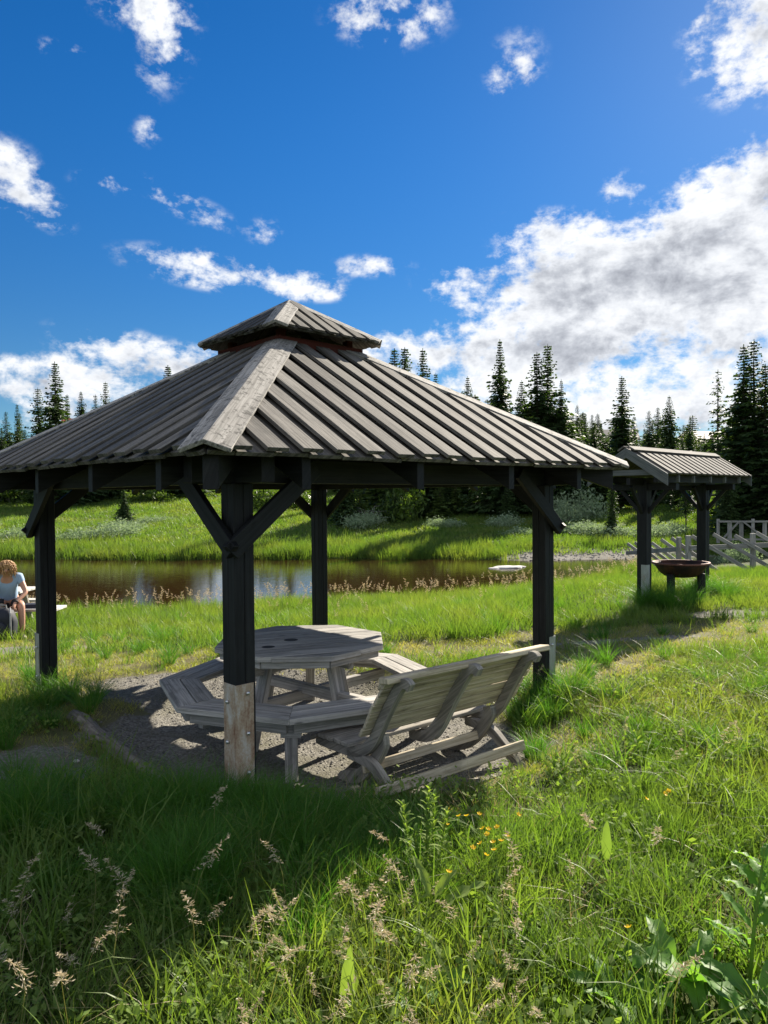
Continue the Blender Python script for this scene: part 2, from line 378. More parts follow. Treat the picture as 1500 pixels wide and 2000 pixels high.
def height(x, y):
    x = np.asarray(x, float); y = np.asarray(y, float)
    ns, fs = near_shore(x), far_shore(x)
    y0 = np.interp(x, [-12, -5, 0, 4, 8], [4.5, 6.5, 9.0, 13.5, 15])
    t = np.clip((y-y0)/np.maximum(ns-y0, 2), 0, 1.0)
    near = -.95*(t*.8+.2*sm(t))
    dist = np.minimum(y-ns, fs-y)                 # > 0 inside the pond
    pond = -.93-.5*sm(dist/2.0)
    yy = y-fs
    far = -.90+.12*np.clip(yy, 0, 3)+.085*np.clip(yy-3, 0, 30)+.045*np.clip(yy-33, 0, 120)
    hill = np.interp(y, [45, 80, 180, 300, 900], [0, .5, 4.5, 8, 8])*sm((x+5)/40)
    far = far+hill*.75+.35*(fbm(x*.15, y*.15)-.5)*sm(yy/8)
    h = np.where((y > ns) & (y < fs), pond, np.where(y <= ns, near, far))
    joined = np.where((ns >= fs) & (y <= ns) & (y > fs-6), np.maximum(-.93+.11*np.clip(y-fs, 0, 60)+.12*(x-12).clip(0, 4), near*.0-.9+.0*x), h)
    h = np.where((ns >= fs), np.where(y < fs-6, near, np.where(y < fs, near*(1-sm((y-fs+6)/6))+(-.75)*sm((y-fs+6)/6), far+.15*(1-sm(yy/3)))), h)
    h = h-.135*(1-sm((ell(x, y, -.35, 5.75, 1.75, 1.5)-.75)/.45))
    h = h+.05*(fbm(x*.9, y*.9)-.47)*sm((np.hypot(x+.5, y-5.5)-1.8)/2)+.02*(fbm(x*4, y*4)-.47)
    return h
def gravel(x, y):
    """1 where bare gravel, 0 where grass"""
    n = (fbm(x*2.2, y*2.2, 4)-.47)*1.1+(fbm(x*8, y*8, 3)-.43)*.7
    e = [ell(x, y, -.6, 5.9, 1.6, 1.48), ell(x, y, -1.6, 6.7, 1.2, .62, -.15), ell(x, y, .45, 5.05, .85, .42, .66), ell(x, y, -2.3, 4.75, .50, .42, -.6),
         ell(x, y, 2.9, 8.75, 1.2, .10, .22), ell(x, y, 5.6, 9.3, .9, .12, .2), ell(x, y, 5.0, 10.6, .75, .26, .2), ell(x, y, -4.9, 9.7, 1.0, .6)]
    f = np.max([1.15-k for k in e], axis=0)+n*.55
    spit = sm((5.2-np.abs(x-9))/2.0)*sm((y-far_shore(x)+1.0)/1.0)*sm((far_shore(x)+2.6-y)/.6)
    return np.maximum(sm((f-.05)/.22), spit)
def trampled(x, y):
    """1 where the grass is short and yellowish"""
    n = (fbm(x*1.1+5, y*1.1, 4)-.47)*1.2
    e = [ell(x, y, -1.2, 6.6, 2.6, 1.5), ell(x, y, 3.6, 9.0, 4.2, .85, .2), ell(x, y, -4.8, 9.8, 2.4, 1.4, .3), ell(x, y, -3.2, 7.9, 2.6, 1.1, .2), ell(x, y, .8, 8.2, 2.6, .75, .15),
         ell(x, y, -2.4, 4.9, .7, .5, -.6), ell(x, y, 1.1, 5.2, 1.0, .5, .66), ell(x, y, 1.9, 7.4, 1.5, .8, .4)]
    f = np.max([1.1-k for k in e], axis=0)+n*.5
    return sm((f-.0)/.45)

# ground sheet: one grid, finer where one stands
def axis(segs):
    out = [segs[0][0]]
    for a, b, st in segs:
        n = max(1, int(round((b-a)/st))); out += list(np.linspace(a, b, n+1)[1:])
    return np.array(out)
gx = axis([(-900, -150, 50), (-150, -40, 5), (-40, -8, .6), (-8, -4, .15), (-4, 4, .06), (4, 9, .15), (9, 40, .6), (40, 150, 5), (150, 900, 50)])
gy = axis([(-60, -6, 6), (-6, 1.5, .5), (1.5, 8, .06), (8, 13, .12), (13, 40, .4), (40, 100, 1.5), (100, 300, 8), (300, 1500, 60)])
GX, GY = np.meshgrid(gx, gy); nx, ny = len(gx), len(gy)
GZ = height(GX, GY)
def grid_mesh(name, X, Y, Z):
    ny, nx = X.shape; me = bpy.data.meshes.new(name)
    v = np.stack([X, Y, Z], -1).reshape(-1, 3)
    i = np.arange((ny-1)*(nx-1)); r, c = i//(nx-1), i % (nx-1); a = r*nx+c
    f = np.stack([a, a+1, a+nx+1, a+nx], 1)
    me.vertices.add(len(v)); me.vertices.foreach_set('co', v.astype(np.float32).ravel())
    me.loops.add(f.size); me.loops.foreach_set('vertex_index', f.astype(np.int32).ravel())
    me.polygons.add(len(f)); me.polygons.foreach_set('loop_start', np.arange(0, f.size, 4, dtype=np.int32))
    me.polygons.foreach_set('use_smooth', np.ones(len(f), bool)); me.update(calc_edges=True); return me
gm = grid_mesh('ground', GX, GY, GZ)
for nm, fn in (('gravel', gravel), ('tramp', trampled)):
    a = gm.attributes.new(nm, 'FLOAT', 'POINT'); a.data.foreach_set('value', fn(GX, GY).astype(np.float32).ravel())
m, t = mat('ground_soil')
pos = t.node('ShaderNodeNewGeometry').outputs['Position']
gv = t.node('ShaderNodeAttribute', attribute_name='gravel').outputs['Fac']
tr = t.node('ShaderNodeAttribute', attribute_name='tramp').outputs['Fac']
n1 = t.noise(pos, 3, 6, .6); n2 = t.noise(pos, 40, 5, .65); n3 = t.noise(pos, .12, 5, .6)
soil = t.mix(t.maprange(n1, .35, .65), (.030, .045, .012, 1), (.07, .085, .022, 1))
soil = t.mix(t.math('MULTIPLY', tr, .8), soil, t.mix(n2, (.10, .10, .045, 1), (.25, .22, .12, 1)))
vor = t.node('ShaderNodeTexVoronoi', {'Vector': pos, 'Scale': 55.0})
gr = t.mix(vor.outputs['Color'], (.08, .075, .066, 1), (.30, .285, .25, 1))
gr = t.mix(t.maprange(n1, .4, .7), gr, t.mix(n2, (.09, .085, .06, 1), (.20, .19, .14, 1)))
soil = t.mix(t.maprange(t.node('ShaderNodeSeparateXYZ', {0: pos}).outputs[1], 48.0, 62.0), soil, (.018, .032, .010, 1))
gc = t.mix(t.maprange(gv, .3, .7), soil, gr)
hgt = t.math('ADD', t.math('MULTIPLY', t.math('SUBTRACT', 1.0, vor.outputs['Distance']), t.math('MULTIPLY', gv, .8)), n2)
finish(m, t, Base_Color=gc, Roughness=.95, Specular_IOR_Level=.15, bump=(hgt, .6, .02))
gm.materials.append(m)
ground = bpy.data.objects.new('ground', gm); col.objects.link(ground); tag(ground, kind='structure')

# pond water
m, t = mat('pond_water')
pos = t.node('ShaderNodeNewGeometry').outputs['Position']
w1 = t.noise(t.node('ShaderNodeMapping', {'Vector': pos, 'Scale': (1, 2.5, 1)}).outputs[0], 2.2, 3, .5)
w2 = t.noise(t.node('ShaderNodeMapping', {'Vector': pos, 'Scale': (1, 3, 1)}).outputs[0], 14, 2, .5)
bmp = t.node('ShaderNodeBump', {'Height': t.math('ADD', w1, t.math('MULTIPLY', w2, .12)), 'Strength': .10, 'Distance': .05})
p = t.node('ShaderNodeBsdfPrincipled', {'Base Color': (.030, .016, .006, 1), 'Roughness': .04, 'IOR': 1.33, 'Specular IOR Level': .5, 'Normal': bmp.outputs[0]})
t.node('ShaderNodeOutputMaterial', {'Surface': p.outputs[0]})
wx = axis([(-60, 15, .5)]); wy = axis([(8, 40, .5)]); WX, WY = np.meshgrid(wx, wy)
wm = grid_mesh('water', WX, WY, WX*0+WZ); wm.materials.append(m)
water = bpy.data.objects.new('water', wm); col.objects.link(water); tag(water, kind='structure')

# ================================================================ the pavilion
CX, CY, TH = -.816, 6.517, .766
S, PW = 1.5668, .069           # half post spacing, half post width
AX = V(math.cos(TH), math.sin(TH), 0); BX = V(-math.sin(TH), math.cos(TH), 0); UP = V(0, 0, 1)
def pv(a, b, z): return V(CX, CY, z)+a*AX+b*BX
E_, ZE, ZA = 2.05, 1.965, 3.19
def slope_z(r): return ZE+(ZA-ZE)*(E_-r)/E_
pav = empty('picnic_pavilion', (CX, CY, 0), 'large open pavilion on dark posts with a grey plank pyramid roof and raised cap', 'pavilion')
SIDES = [(AX, -BX), (BX, AX), (-AX, BX), (-BX, -AX)]      # (along eave, outward)
def plank_face(mb, al, out, c, e, ze, za, pitch, bw, lift, thick, r0, jit):
    """one sloping face of boards laid over gaps: under-boards and raised top boards, each cut along the hips"""
    n_ = unit(out*(za-ze)+UP*e); dn = unit(out*e-UP*(za-ze))
    k = int(math.ceil(e/pitch))
    for layer in (0, 1):
        i = -k
        while i <= k:
            t = (i+(.5 if layer == 0 else 0))*pitch; i += 1
            w = bw if layer else pitch*.985
            t0, t1 = max(t-w/2, -e), min(t+w/2, e)
            if t1-t0 < .02: continue
            ext = random.uniform(0, jit)+(.022 if layer else 0); tw = random.uniform(-.002, .002)
            lf = lift*layer+.001*(i % 2)+random.uniform(-.0025, .0025)*layer
            def q(tt, r, ex=0): return c+al*tt+out*r+UP*(ze+(za-ze)*(e-r)/e)+n_*(lf+(tt-t)*tw*8)+dn*ex
            poly = [q(t0, e, ext), q(t1, e, ext)]
            inner = [(t1, max(abs(t1), r0)), (t0, max(abs(t0), r0))]
            if t0 < 0 < t1 and r0 < .02: inner = [(t1, abs(t1)), (0, 0), (t0, abs(t0))]
            poly += [q(a, r) for a, r in inner]
            mb.prism(poly, n_*thick, dn)
cen = V(CX, CY, 0)
for al, out in SIDES:
    mb = MB(); plank_face(mb, al, out, cen, E_, ZE, ZA, .2365, .140, .046, .024, .12, .028)
    mb.build('roof_face', M['roof'], pav, bevel=.002)
def hip_caps(parent, c, e, ze, za, w, r_in, over, lift=.078):
    """a pair of boards folded over every hip, meeting on the crest"""
    for sa, sb in ((-1, -1), (1, -1), (1, 1), (-1, 1)):
        d = unit(AX*sa+BX*sb); rk = e*math.sqrt(2)
        p0 = c+d*(rk+over)+UP*(ze-(za-ze)/rk*over); p1 = c+d*r_in+UP*(ze+(za-ze)*(rk-r_in)/rk)
        mb = MB(); ld = unit(p1-p0)
        for outw, other in ((AX*sa, BX*sb), (BX*sb, AX*sa)):
            n_ = unit(outw*(za-ze)+UP*e); o = UP*lift/n_[2]
            s_ = unit(np.cross(n_, ld)); s_ = s_ if s_@(-other) > 0 else -s_
            e0, e1 = random.uniform(-.012, .012), 0
            mb.prism([p0+o+ld*e0, p1+o, p1+o+s_*w, p0+o+s_*w+ld*e0], -n_*.024, ld)
        mb.build('hip_board', M['hip'], parent, bevel=.003)
hip_caps(pav, cen, E_, ZE, ZA, .145, .30, .05)
# posts, plates, braces, beams
for sa, sb, nm in ((-1, -1, 'C'), (1, -1, 'R'), (-1, 1, 'L'), (1, 1, 'B')):
    mb = MB(); c = pv(sa*S, sb*S, 0); g = float(height(c[0], c[1]))
    z0, z1 = g-.25, 1.83
    # a post of four laminated staves with a fine groove between them
    for i in (-1, 1):
        for j in (-1, 1):
            mb.box(c+AX*i*PW*.5+BX*j*PW*.5+UP*(z0+z1)/2, AX*(PW*.5-.0012), BX*(PW*.5-.0012), UP*(z1-z0)/2, UP)
    mb.build('post', M['post'], pav, bevel=.004)
    mb = MB(); t = .005; w = .118 if nm == 'C' else .085; zt = {'C': .665, 'R': .50, 'L': .55, 'B': .5}[nm]
    o = c+AX*sa*PW+BX*sb*PW; zc = (zt+g-.2)/2; hz = (zt-g+.2)/2
    mb.box(o-AX*sa*w/2+BX*sb*(t/2+.001)+AX*sa*.004+UP*zc, AX*(w/2+.004), BX*t/2, UP*hz, UP)
    mb.box(o-BX*sb*w/2+AX*sa*(t/2+.001)+BX*sb*(-.004)+UP*zc, BX*(w/2), AX*t/2, UP*hz, UP)
    pl = mb.build('steel_plate', M['rustplate' if nm == 'C' else 'plate'], pav)
    for zz in (zt-.07, zt-.33) if nm != 'C' else (zt-.055, zt-.29, zt-.52):
        for ax, sg, oth, so in ((BX, sb, AX, sa), (AX, sa, BX, sb)):
            bb = MB(); bc = o+ax*sg*.012-oth*so*(w*.62)+UP*(zz-(.05 if ax is AX else 0)); bb.smooth = True
            bb.ball(bc, .0125, 10, 6)
            bb.build('bolt', M['bolt'], pl)
    for al, sl, ot, so in ((AX, -sa, BX, sb), (BX, -sb, AX, sa)):
        mb = MB(); off = ot*so*(PW+.021); c2 = c+off
        p0 = c2-al*sl*(PW+.06)+UP*(1.46-.03); p1 = c2+al*sl*.50+UP*1.93
        d = unit(p1-p0); nrm = np.cross(d, ot); nrm = nrm*np.sign(nrm[2]); h_ = .055
        # ends cut plumb at the foot and level at the beam
        a0, a1 = p0+nrm*h_, p0-nrm*h_*.2+UP*-.03; b0 = p1+nrm*h_; b1 = p1-nrm*h_
        mb.prism([p0+nrm*h_, p0-nrm*h_+d*.02, b1, b0], ot*so*.038-ot*so*.0, d)
        mb.build('brace', M['post'], pav, bevel=.003)
for k, (al, out) in enumerate(SIDES):
    mb = MB(); o = cen+out*S
    mb.box(o+UP*1.905, al*(S+PW+.25), out*.045, UP*.075, al)                 # lower plate
    mb.box(o+out*.004+UP*2.045, al*(S+.12), out*.05, UP*.062, al)
    mb.build('beam', M['post'], pav, bevel=.003)
    # rafters with tails below the eave
    for t in (-1.42, -.49, .49, 1.42):
        mb = MB(); r1 = max(abs(t)+.05, .5)
        def q(r, dz): return cen+al*t+out*r+UP*(slope_z(r)+dz)
        tail = 2.0
        mb.prism([q(tail, -.02), q(tail, -.205), q(S-.05, -.235), q(r1, -.18), q(r1, -.02)], al*.062, out)
        mb.build('rafter', M['post'], pav, bevel=.002)
    # eave batten under the plank ends
    mb = MB(); mb.box(cen+out*1.93+UP*(slope_z(1.93)-.022), al*1.95, out*.03, UP*.017, al)
    mb.box(cen+out*1.0+UP*(slope_z(1.0)-.022), al*1.0, out*.04, UP*.017, al)
    mb.build('batten', M['roof'], pav)
for sa, sb in ((-1, -1), (1, -1), (1, 1), (-1, 1)):
    d = unit(AX*sa+BX*sb); sd_ = np.cross(d, UP); rk = E_*math.sqrt(2)
    def q(r, dz): return cen+d*r+UP*(ZE+(ZA-ZE)*(rk-r)/rk+dz)-sd_*.04
    mb = MB(); mb.prism([q(rk-.08, -.03), q(rk-.08, -.21), q(rk-.55, -.24), q(.5, -.19), q(.5, -.03)], sd_*.08, d)
    mb.build('hip_rafter', M['post'], pav, bevel=.003)
# the raised cap
cap = MB()
CE, CZE, CZA = .56, 3.075, 3.435
for al, out in SIDES: plank_face(cap, al, out, cen, CE, CZE, CZA, .15, .10, .026, .018, 0.0, .02)
capo = cap.build('cap_roof', M['caproof'], pav, bevel=.0015)
hip_caps(capo, cen, CE, CZE, CZA, .11, .02, .02, .046)
for al, out in SIDES:
    mb = MB()
    mb.box(cen+out*.44+UP*2.985, al*.455, out*.011, UP*.055, al)
    mb.box(cen+out*.415+UP*2.93, al*.40, out*.011, UP*.05, al)
    mb.build('skirt_board', M['red'], capo)
    mb = MB(); mb.box(cen+out*.32+UP*2.98, al*.34, out*.012, UP*.10, al); mb.build('vent_side', M['post'], capo)
for sa in (-1, 1):
    for sb in (-1, 1):
        mb = MB(); c = cen+AX*sa*.36+BX*sb*.36
        mb.box(c+UP*2.98, AX*.03, BX*.03, UP*.13, UP); mb.build('cap_post', M['red'], capo)

# ================================================================ octagonal picnic table with ring bench
TC = V(-.60, 5.27, 0)
tbl = empty('octagonal_picnic_table', tuple(TC), 'grey octagonal picnic table with attached ring bench under the pavilion roof', 'table')
def rad(a, r, z): return TC+V(r*math.cos(a), r*math.sin(a), z)
# tabletop: planks clipped to an octagon
RT = .625; ang0 = R(22.5+2); pd = R(20)                 # plank direction
ux = V(math.cos(pd), math.sin(pd), 0); uy = V(-math.sin(pd), math.cos(pd), 0)
octv = [rad(ang0+i*math.pi/4, RT, 0)-TC for i in range(8)]
oct2 = [(p@ux, p@uy) for p in octv]
def clip(poly, axis, lim, sign):
    out = []; n = len(poly)
    for i in range(n):
        a, b = poly[i], poly[(i+1) % n]; ia = sign*(a[axis]-lim) <= 0; ib = sign*(b[axis]-lim) <= 0
        if ia: out.append(a)
        if ia != ib:
            t = (lim-a[axis])/(b[axis]-a[axis]); out.append(tuple(a[k]+t*(b[k]-a[k]) for k in (0, 1)))
    return out
mb = MB(); nb_ = 10; wb = 2*RT/nb_
for i in range(nb_):
    lo, hi = -RT+i*wb+.0025, -RT+(i+1)*wb-.0025
    pl = clip(clip(oct2, 1, lo, -1), 1, hi, 1)
    if len(pl) < 3: continue
    z = .685+random.uniform(0, .002)
    mb.prism([TC+ux*p[0]+uy*p[1]+UP*z for p in pl], UP*.036, ux)
mb.build('tabletop', M['grey'], tbl, bevel=.003)
mb = MB()
for i in range(8):
    a, b = rad(ang0+i*math.pi/4, RT-.05, .66), rad(ang0+(i+1)*math.pi/4, RT-.05, .66)
    mb.bar(a, b, .03, .045)
mb.build('apron', M['grey'], tbl, bevel=.002)
for px_, py_, rx_ in ((-.075, -.02, .05), (-.20, -.26, .045)):  # two flat dark discs lying on the tabletop
    mb = MB(); mb.lathe([(0, .7235), (rx_, .7232), (rx_*1.05, .7215)], tuple(TC+V(px_, py_, 0)), 20); mb.build('dark_spot', M['dark_disc'], tbl)
# pedestal legs and crossed beams
for k in range(4):
    a = R(-42+90*k); mb = MB()
    o1, o2 = rad(a, .33, .66), rad(a, .50, 0.0); s_ = V(-math.sin(a), math.cos(a), 0)
    mb.prism([o1-s_*.05, o1+s_*.05, o2+s_*.05, o2-s_*.05], unit(V(math.cos(a), math.sin(a), 0))*-.05, unit(o2-o1))
    mb.build('leg', M['grey'], tbl, bevel=.004)
for k in range(2):
    mb = MB(); a = R(-42+90*k)
    mb.bar(rad(a, .86, .375-.002*k-.05*k), rad(a+math.pi, .86, .375-.002*k-.05*k), .05, .075)
    mb.bar(rad(a, .5, .62-.05*k), rad(a+math.pi, .5, .62-.05*k), .045, .07)
    mb.build('cross_beam', M['grey'], tbl, bevel=.003)
# ring bench: eight segments, two boards each
for i in range(8):
    a0, a1 = R(2+45*i), R(2+45*(i+1)); mb = MB()
    for r0, r1 in ((.735, .868), (.876, 1.02)):
        mb.prism([rad(a0, r0, .415), rad(a0, r1, .415), rad(a1, r1, .415), rad(a1, r0, .415)], UP*(.034+random.uniform(0, .003)), rad(a1, 1, 0)-rad(a0, 1, 0))
    mb.build('seat_board', M['grey'], tbl, bevel=.004)
    if i in (3, 4, 5, 6, 7, 0, 1, 2):
        mb = MB(); mb.bar(rad(a0+.02, .93, .375), rad(a1-.02, .93, .375), .03, .07); mb.build('seat_rail', M['grey'], tbl, bevel=.002)
for k in range(4):
    a = R(-88+90*k); mb = MB(); p = rad(a, .88, 0)
    g = float(height(p[0], p[1])); rr = unit(V(math.cos(a), math.sin(a), 0)); s_ = np.cross(UP, rr)
    if k != 3: mb.box(p+UP*(.17+g/2), rr*.022, s_*.038, UP*(.21-g/2+.02), UP)
    mb.box(p+UP*.345, rr*.03+0, s_*.062, UP*.038, s_)
    mb.build('leg', M['grey'], tbl, bevel=.004)

# ================================================================ slatted garden bench seen from behind
bench = empty('slatted_bench', (.069, 4.056, 0), 'silvered slatted wooden bench with curved back, seen from behind beside the ring table', 'bench')
BO = V(.069, 4.056, 0); BU = unit(V(.778, .628, 0)); BV = unit(V(-.628, .778, 0)); BL = 1.0
def bp(u, v, z): return BO+BU*u+BV*v+UP*z
def side_shape(center, widths):
    """ribbon polygon in the (v, z) plane around a centre line"""
    c = [np.array(p, float) for p in center]; L, Rr = [], []
    for i, p in enumerate(c):
        d = c[min(i+1, len(c)-1)]-c[max(i-1, 0)]; d /= np.linalg.norm(d); n = np.array([-d[1], d[0]])*widths[i]/2
        L.append(p+n); Rr.append(p-n)
    return L, Rr
def ribbon(mb, center, widths, u, t):
    L, Rr = side_shape(center, widths)
    n = len(L); rnd = random.random()
    vs = [bp(u-t/2, *p) for p in L]+[bp(u-t/2, *p) for p in Rr]+[bp(u+t/2, *p) for p in L]+[bp(u+t/2, *p) for p in Rr]
    fs = []
    for i in range(n-1):
        fs += [(i, i+1, n+i+1, n+i), (2*n+i+1, 2*n+i, 3*n+i, 3*n+i+1), (i+1, i, 2*n+i, 2*n+i+1), (n+i, n+i+1, 3*n+i+1, 3*n+i)]
    fs += [(0, n, 3*n, 2*n), (2*n-1, n-1, 3*n-1, 4*n-1)]
    mb.add(vs, fs, unit(bp(0, *center[-1])-bp(0, *center[0])), rnd)
def smooth_line(pts, n=14):
    pts = [np.array(p, float) for p in pts]; out = []
    P = [2*pts[0]-pts[1]]+pts+[2*pts[-1]-pts[-2]]
    for i in range(1, len(P)-2):
        for t in np.linspace(0, 1, n, endpoint=False):
            out.append(.5*((2*P[i])+(-P[i-1]+P[i+1])*t+(2*P[i-1]-5*P[i]+4*P[i+1]-P[i+2])*t*t+(-P[i-1]+3*P[i]-3*P[i+1]+P[i+2])*t**3))
    out.append(pts[-1]); return out
back_line = smooth_line([(-.115, .705), (-.075, .722), (-.02, .69), (.10, .52), (.22, .33), (.33, .225), (.50, .195)], 6)
bw_ = np.interp(np.linspace(0, 1, len(back_line)), [0, .1, .25, .5, .75, 1], [.050, .058, .058, .068, .085, .06])
back_long = smooth_line([(-.115, .705), (-.075, .722), (-.02, .69), (.10, .52), (.22, .33), (.36, .235), (.60, .205), (.80, .195)], 6)
bwl = np.interp(np.linspace(0, 1, len(back_long)), [0, .1, .25, .5, .7, 1], [.050, .058, .058, .065, .07, .045])
for u in (0.0, .53, 1.07):
    mb = MB(); ribbon(mb, back_long if u != .53 else back_line, bwl if u != .53 else bw_, u, .045)
    mb.build('back_support', M['benchdark'], bench, bevel=.004)
for u in (0.0, 1.0):
    for ln, w0 in (([(.01, -.06), (.02, .02), (.13, .12), (.25, .19), (.46, .20)], .075), ([(.60, -.06), (.57, .01), (.42, .06), (.30, .16), (.20, .30), (.21, .36)], .085)):
        c_ = smooth_line(ln, 5); mb = MB(); ribbon(mb, c_, np.interp(np.linspace(0, 1, len(c_)), [0, .3, 1], [w0*1.0, w0*.92, w0*.8]), u+(.048 if w0 > .08 else 0)*(1 if u == 0 else -1), .045)
        mb.build('leg', M['benchdark'], bench, bevel=.004)
# back slats follow the front face of the supports
def along(line, s):
    L = [np.array(p) for p in line]; d = [0]
    for i in range(1, len(L)): d.append(d[-1]+np.linalg.norm(L[i]-L[i-1]))
    x = [np.interp(s, d, [p[k] for p in L]) for k in (0, 1)]
    x2 = [np.interp(s+.01, d, [p[k] for p in L]) for k in (0, 1)]
    return np.array(x), unit(np.array(x2)-np.array(x))
for i in range(7):
    s_ = .120+i*.0625; p, d = along(back_long, s_); n = np.array([-d[1], d[0]]); n = n if n[0] > 0 else -n
    w = np.interp(s_, [0, .2, .6], [.058, .06, .068]); c2 = p+n*(w/2+.0125)
    mb = MB(); D = BV*d[0]+UP*d[1]; N = BV*n[0]+UP*n[1]
    mb.box(bp(.575, *c2), BU*(.665+random.uniform(-.006, .006)), D*.0290, N*.011, BU)
    mb.build('back_slat', M['bench'], bench, bevel=.004)
mb = MB(); mb.box(bp(.58, -.005, .738), BU*.69, BV*.042-UP*.006, UP*.018+BV*.003, BU); mb.build('top_rail', M['bench'], bench, bevel=.006)
mb = MB(); mb.box(bp(.575, .045, .705), BU*.665, unit(BV*.6-UP*.8)*.03, unit(BV*.8+UP*.6)*.011, BU); mb.build('back_slat', M['bench'], bench, bevel=.004)
for i in range(5):
    v = .415+i*.083; z = .275-.004*i
    mb = MB(); mb.box(bp(.53, v, z-(.02 if i == 4 else 0)), BU*(.60+random.uniform(-.005, .005)), BV*.036-UP*(.02 if i == 4 else 0), UP*.012, BU); mb.build('seat_slat', M['benchdark'], bench, bevel=.004)
mb = MB(); mb.bar(bp(-.16, -.005, .135), bp(1.05, -.005, .135), .028, .062, BV*.35+UP); mb.build('stretcher', M['bench'], bench, bevel=.004)
mb = MB(); mb.bar(bp(-.02, .30, .15), bp(1.02, .30, .15), .028, .055, BV*.3+UP); mb.build('stretcher', M['bench'], bench, bevel=.004)

def onto_floor(e, k):
    l = Vector(e.location); c = Vector((0, 0, 1.75)); e.location = c+(l-c)*k; e.scale = (k, k, k)
onto_floor(tbl, 1.10); onto_floor(bench, 1.07)

# ================================================================ small shelter over the fire bowl
SH = empty('fire_shelter', (4.8, 12.1, 0), 'small two post shelter with a gabled plank roof beside the pavilion', 'shelter')
D1 = unit(V(1, 1, 0)); D2 = unit(V(1, -1, 0)); P1 = V(4.0, 11.3, 0); P2 = V(5.6, 12.9, 0)
def sh(l, w, z): return P1+D1*l+D2*w+UP*z
LN = np.linalg.norm(P2-P1)
for k, c in enumerate((P1, P2)):
    mb = MB(); g = float(height(c[0], c[1]))
    for i in (-1, 1):
        mb.box(c+AX*i*.041+UP*(.84+g/2), AX*.0395, BX*.08, UP*(1.0-g/2+.1), UP)
    mb.build('post', M['post'], SH, bevel=.005)
mb = MB(); c = P1-AX*.083-BX*.0; 
mb.box(P1-BX*.086-AX*.045+UP*.24, AX*.045, BX*.004, UP*.42, UP); mb.box(P1-AX*.086+UP*.24-BX*.04, BX*.045, AX*.004, UP*.42, UP); mb.build('steel_plate', M['plate'], SH)
l0, l1, RZ, EZ, HW = -.56, LN+.50, 2.40, 2.02, .60
mb = MB()
for sgn in (1, -1):
    n_ = unit(D2*sgn*(RZ-EZ)+UP*HW); dn = unit(D2*sgn*HW-UP*(RZ-EZ)); L_ = math.hypot(HW, RZ-EZ)
    l = l0+.10; i = 0
    mb.prism([sh(l0+.02, 0, RZ), sh(l1-.02, 0, RZ), sh(l1-.02, sgn*HW*.985, EZ+.006), sh(l0+.02, sgn*HW*.985, EZ+.006)], n_*.018, dn)
    while l < l1-.05:
        a, b = sh(l, 0, RZ)+n_*.019, sh(min(l+.135, l1), 0, RZ)+n_*.019
        mb.prism([a, b, b+dn*(L_+.02), a+dn*(L_+.02)], n_*.026, dn); l += .225; i += 1
mb.build('roof', M['roof'], SH, bevel=.002)
mb = MB()
for sgn in (1, -1):
    n_ = unit(D2*sgn*(RZ-EZ)+UP*HW); dn = unit(D2*sgn*HW-UP*(RZ-EZ))
    a, b = sh(l0-.03, 0, RZ)+n_*.05, sh(l1-.06, 0, RZ)+n_*.05
    mb.prism([a, b, b+dn*.12, a+dn*.12], n_*.022, D1)
mb.build('ridge_board', M['roof'], SH, bevel=.003)
for ll in (l0-.035, l1+.003):
    for sgn in (1, -1):
        dn = unit(D2*sgn*HW-UP*(RZ-EZ)); n_ = unit(D2*sgn*(RZ-EZ)+UP*HW)
        mb = MB(); a = sh(ll, 0, RZ+.03); b = sh(ll, sgn*(HW+.03), EZ+.01)
        mb.prism([a, b, b-UP*.17, a-UP*.15], D1*.03, dn); mb.build('bargeboard', M['trim'], SH, bevel=.003)
    mb = MB(); mb.prism([sh(ll+.045, -.30, 2.10), sh(ll+.045, .30, 2.10), sh(ll+.045, .42, 2.02), sh(ll+.045, -.42, 2.02)], D1*.02, D2); mb.build('gable_board', M['trim'], SH)
for w in (-.42, 0, .42):
    mb = MB(); mb.bar(sh(l0+.04, w, 1.96 if w else 1.93), sh(l1-.04, w, 1.96 if w else 1.93), .06, .10); mb.build('purlin', M['post'], SH, bevel=.003)
for l in (0, LN):
    mb = MB(); mb.bar(sh(l, -.52, 1.85), sh(l, .52, 1.85), .11, .10); mb.build('crossbeam', M['post'], SH, bevel=.003)
    for ax in (D1, -D1, D2, -D2):
        mb = MB(); c = sh(l, 0, 0); mb.bar(c+ax*.05+UP*1.45, c+ax*.42+UP*1.86, .05, .06); mb.build('brace', M['post'], SH, bevel=.002)
for l in (-.1, .45, 1.1, 1.7, 2.35):
    mb = MB(); mb.box(sh(l, .57, 1.965), D1*.02, D2*.02, UP*.05, D2); mb.build('rafter', M['trim'], SH)

# fire bowl on short stumps
FB = V(4.82, 11.93, 0)
fb = empty('fire_bowl', (FB[0], FB[1], 0), 'wide rusty iron fire bowl set between the two shelter posts', 'fire bowl')
mb = MB(); mb.smooth = True
prof = [(0, .385), (.15, .39), (.25, .41), (.33, .47), (.385, .555), (.415, .625), (.405, .625), (.375, .565), (.32, .49), (.24, .43), (.14, .405), (0, .40)]
mb.lathe([(r, z) for r, z in prof], tuple(FB), 32); mb.build('bowl', M['bowl'], fb)
mb = MB(); mb.smooth = True; mb.lathe([(.41, .605), (.445, .605), (.45, .612), (.445, .635), (.41, .635), (.405, .62), (.41, .605)], tuple(FB), 36); mb.build('rim', M['bowlrim'], fb)
for a in (215, 335, 95):
    mb = MB(); p = FB+V(.30*math.cos(R(a)), .34*math.sin(R(a)), 0); g = float(height(p[0], p[1]))
    mb.tube([p+UP*(g-.1), p+UP*.2, p+UP*.455], [.065, .06, .06], 9, jit=.08); mb.build('stump', M['post'], fb)

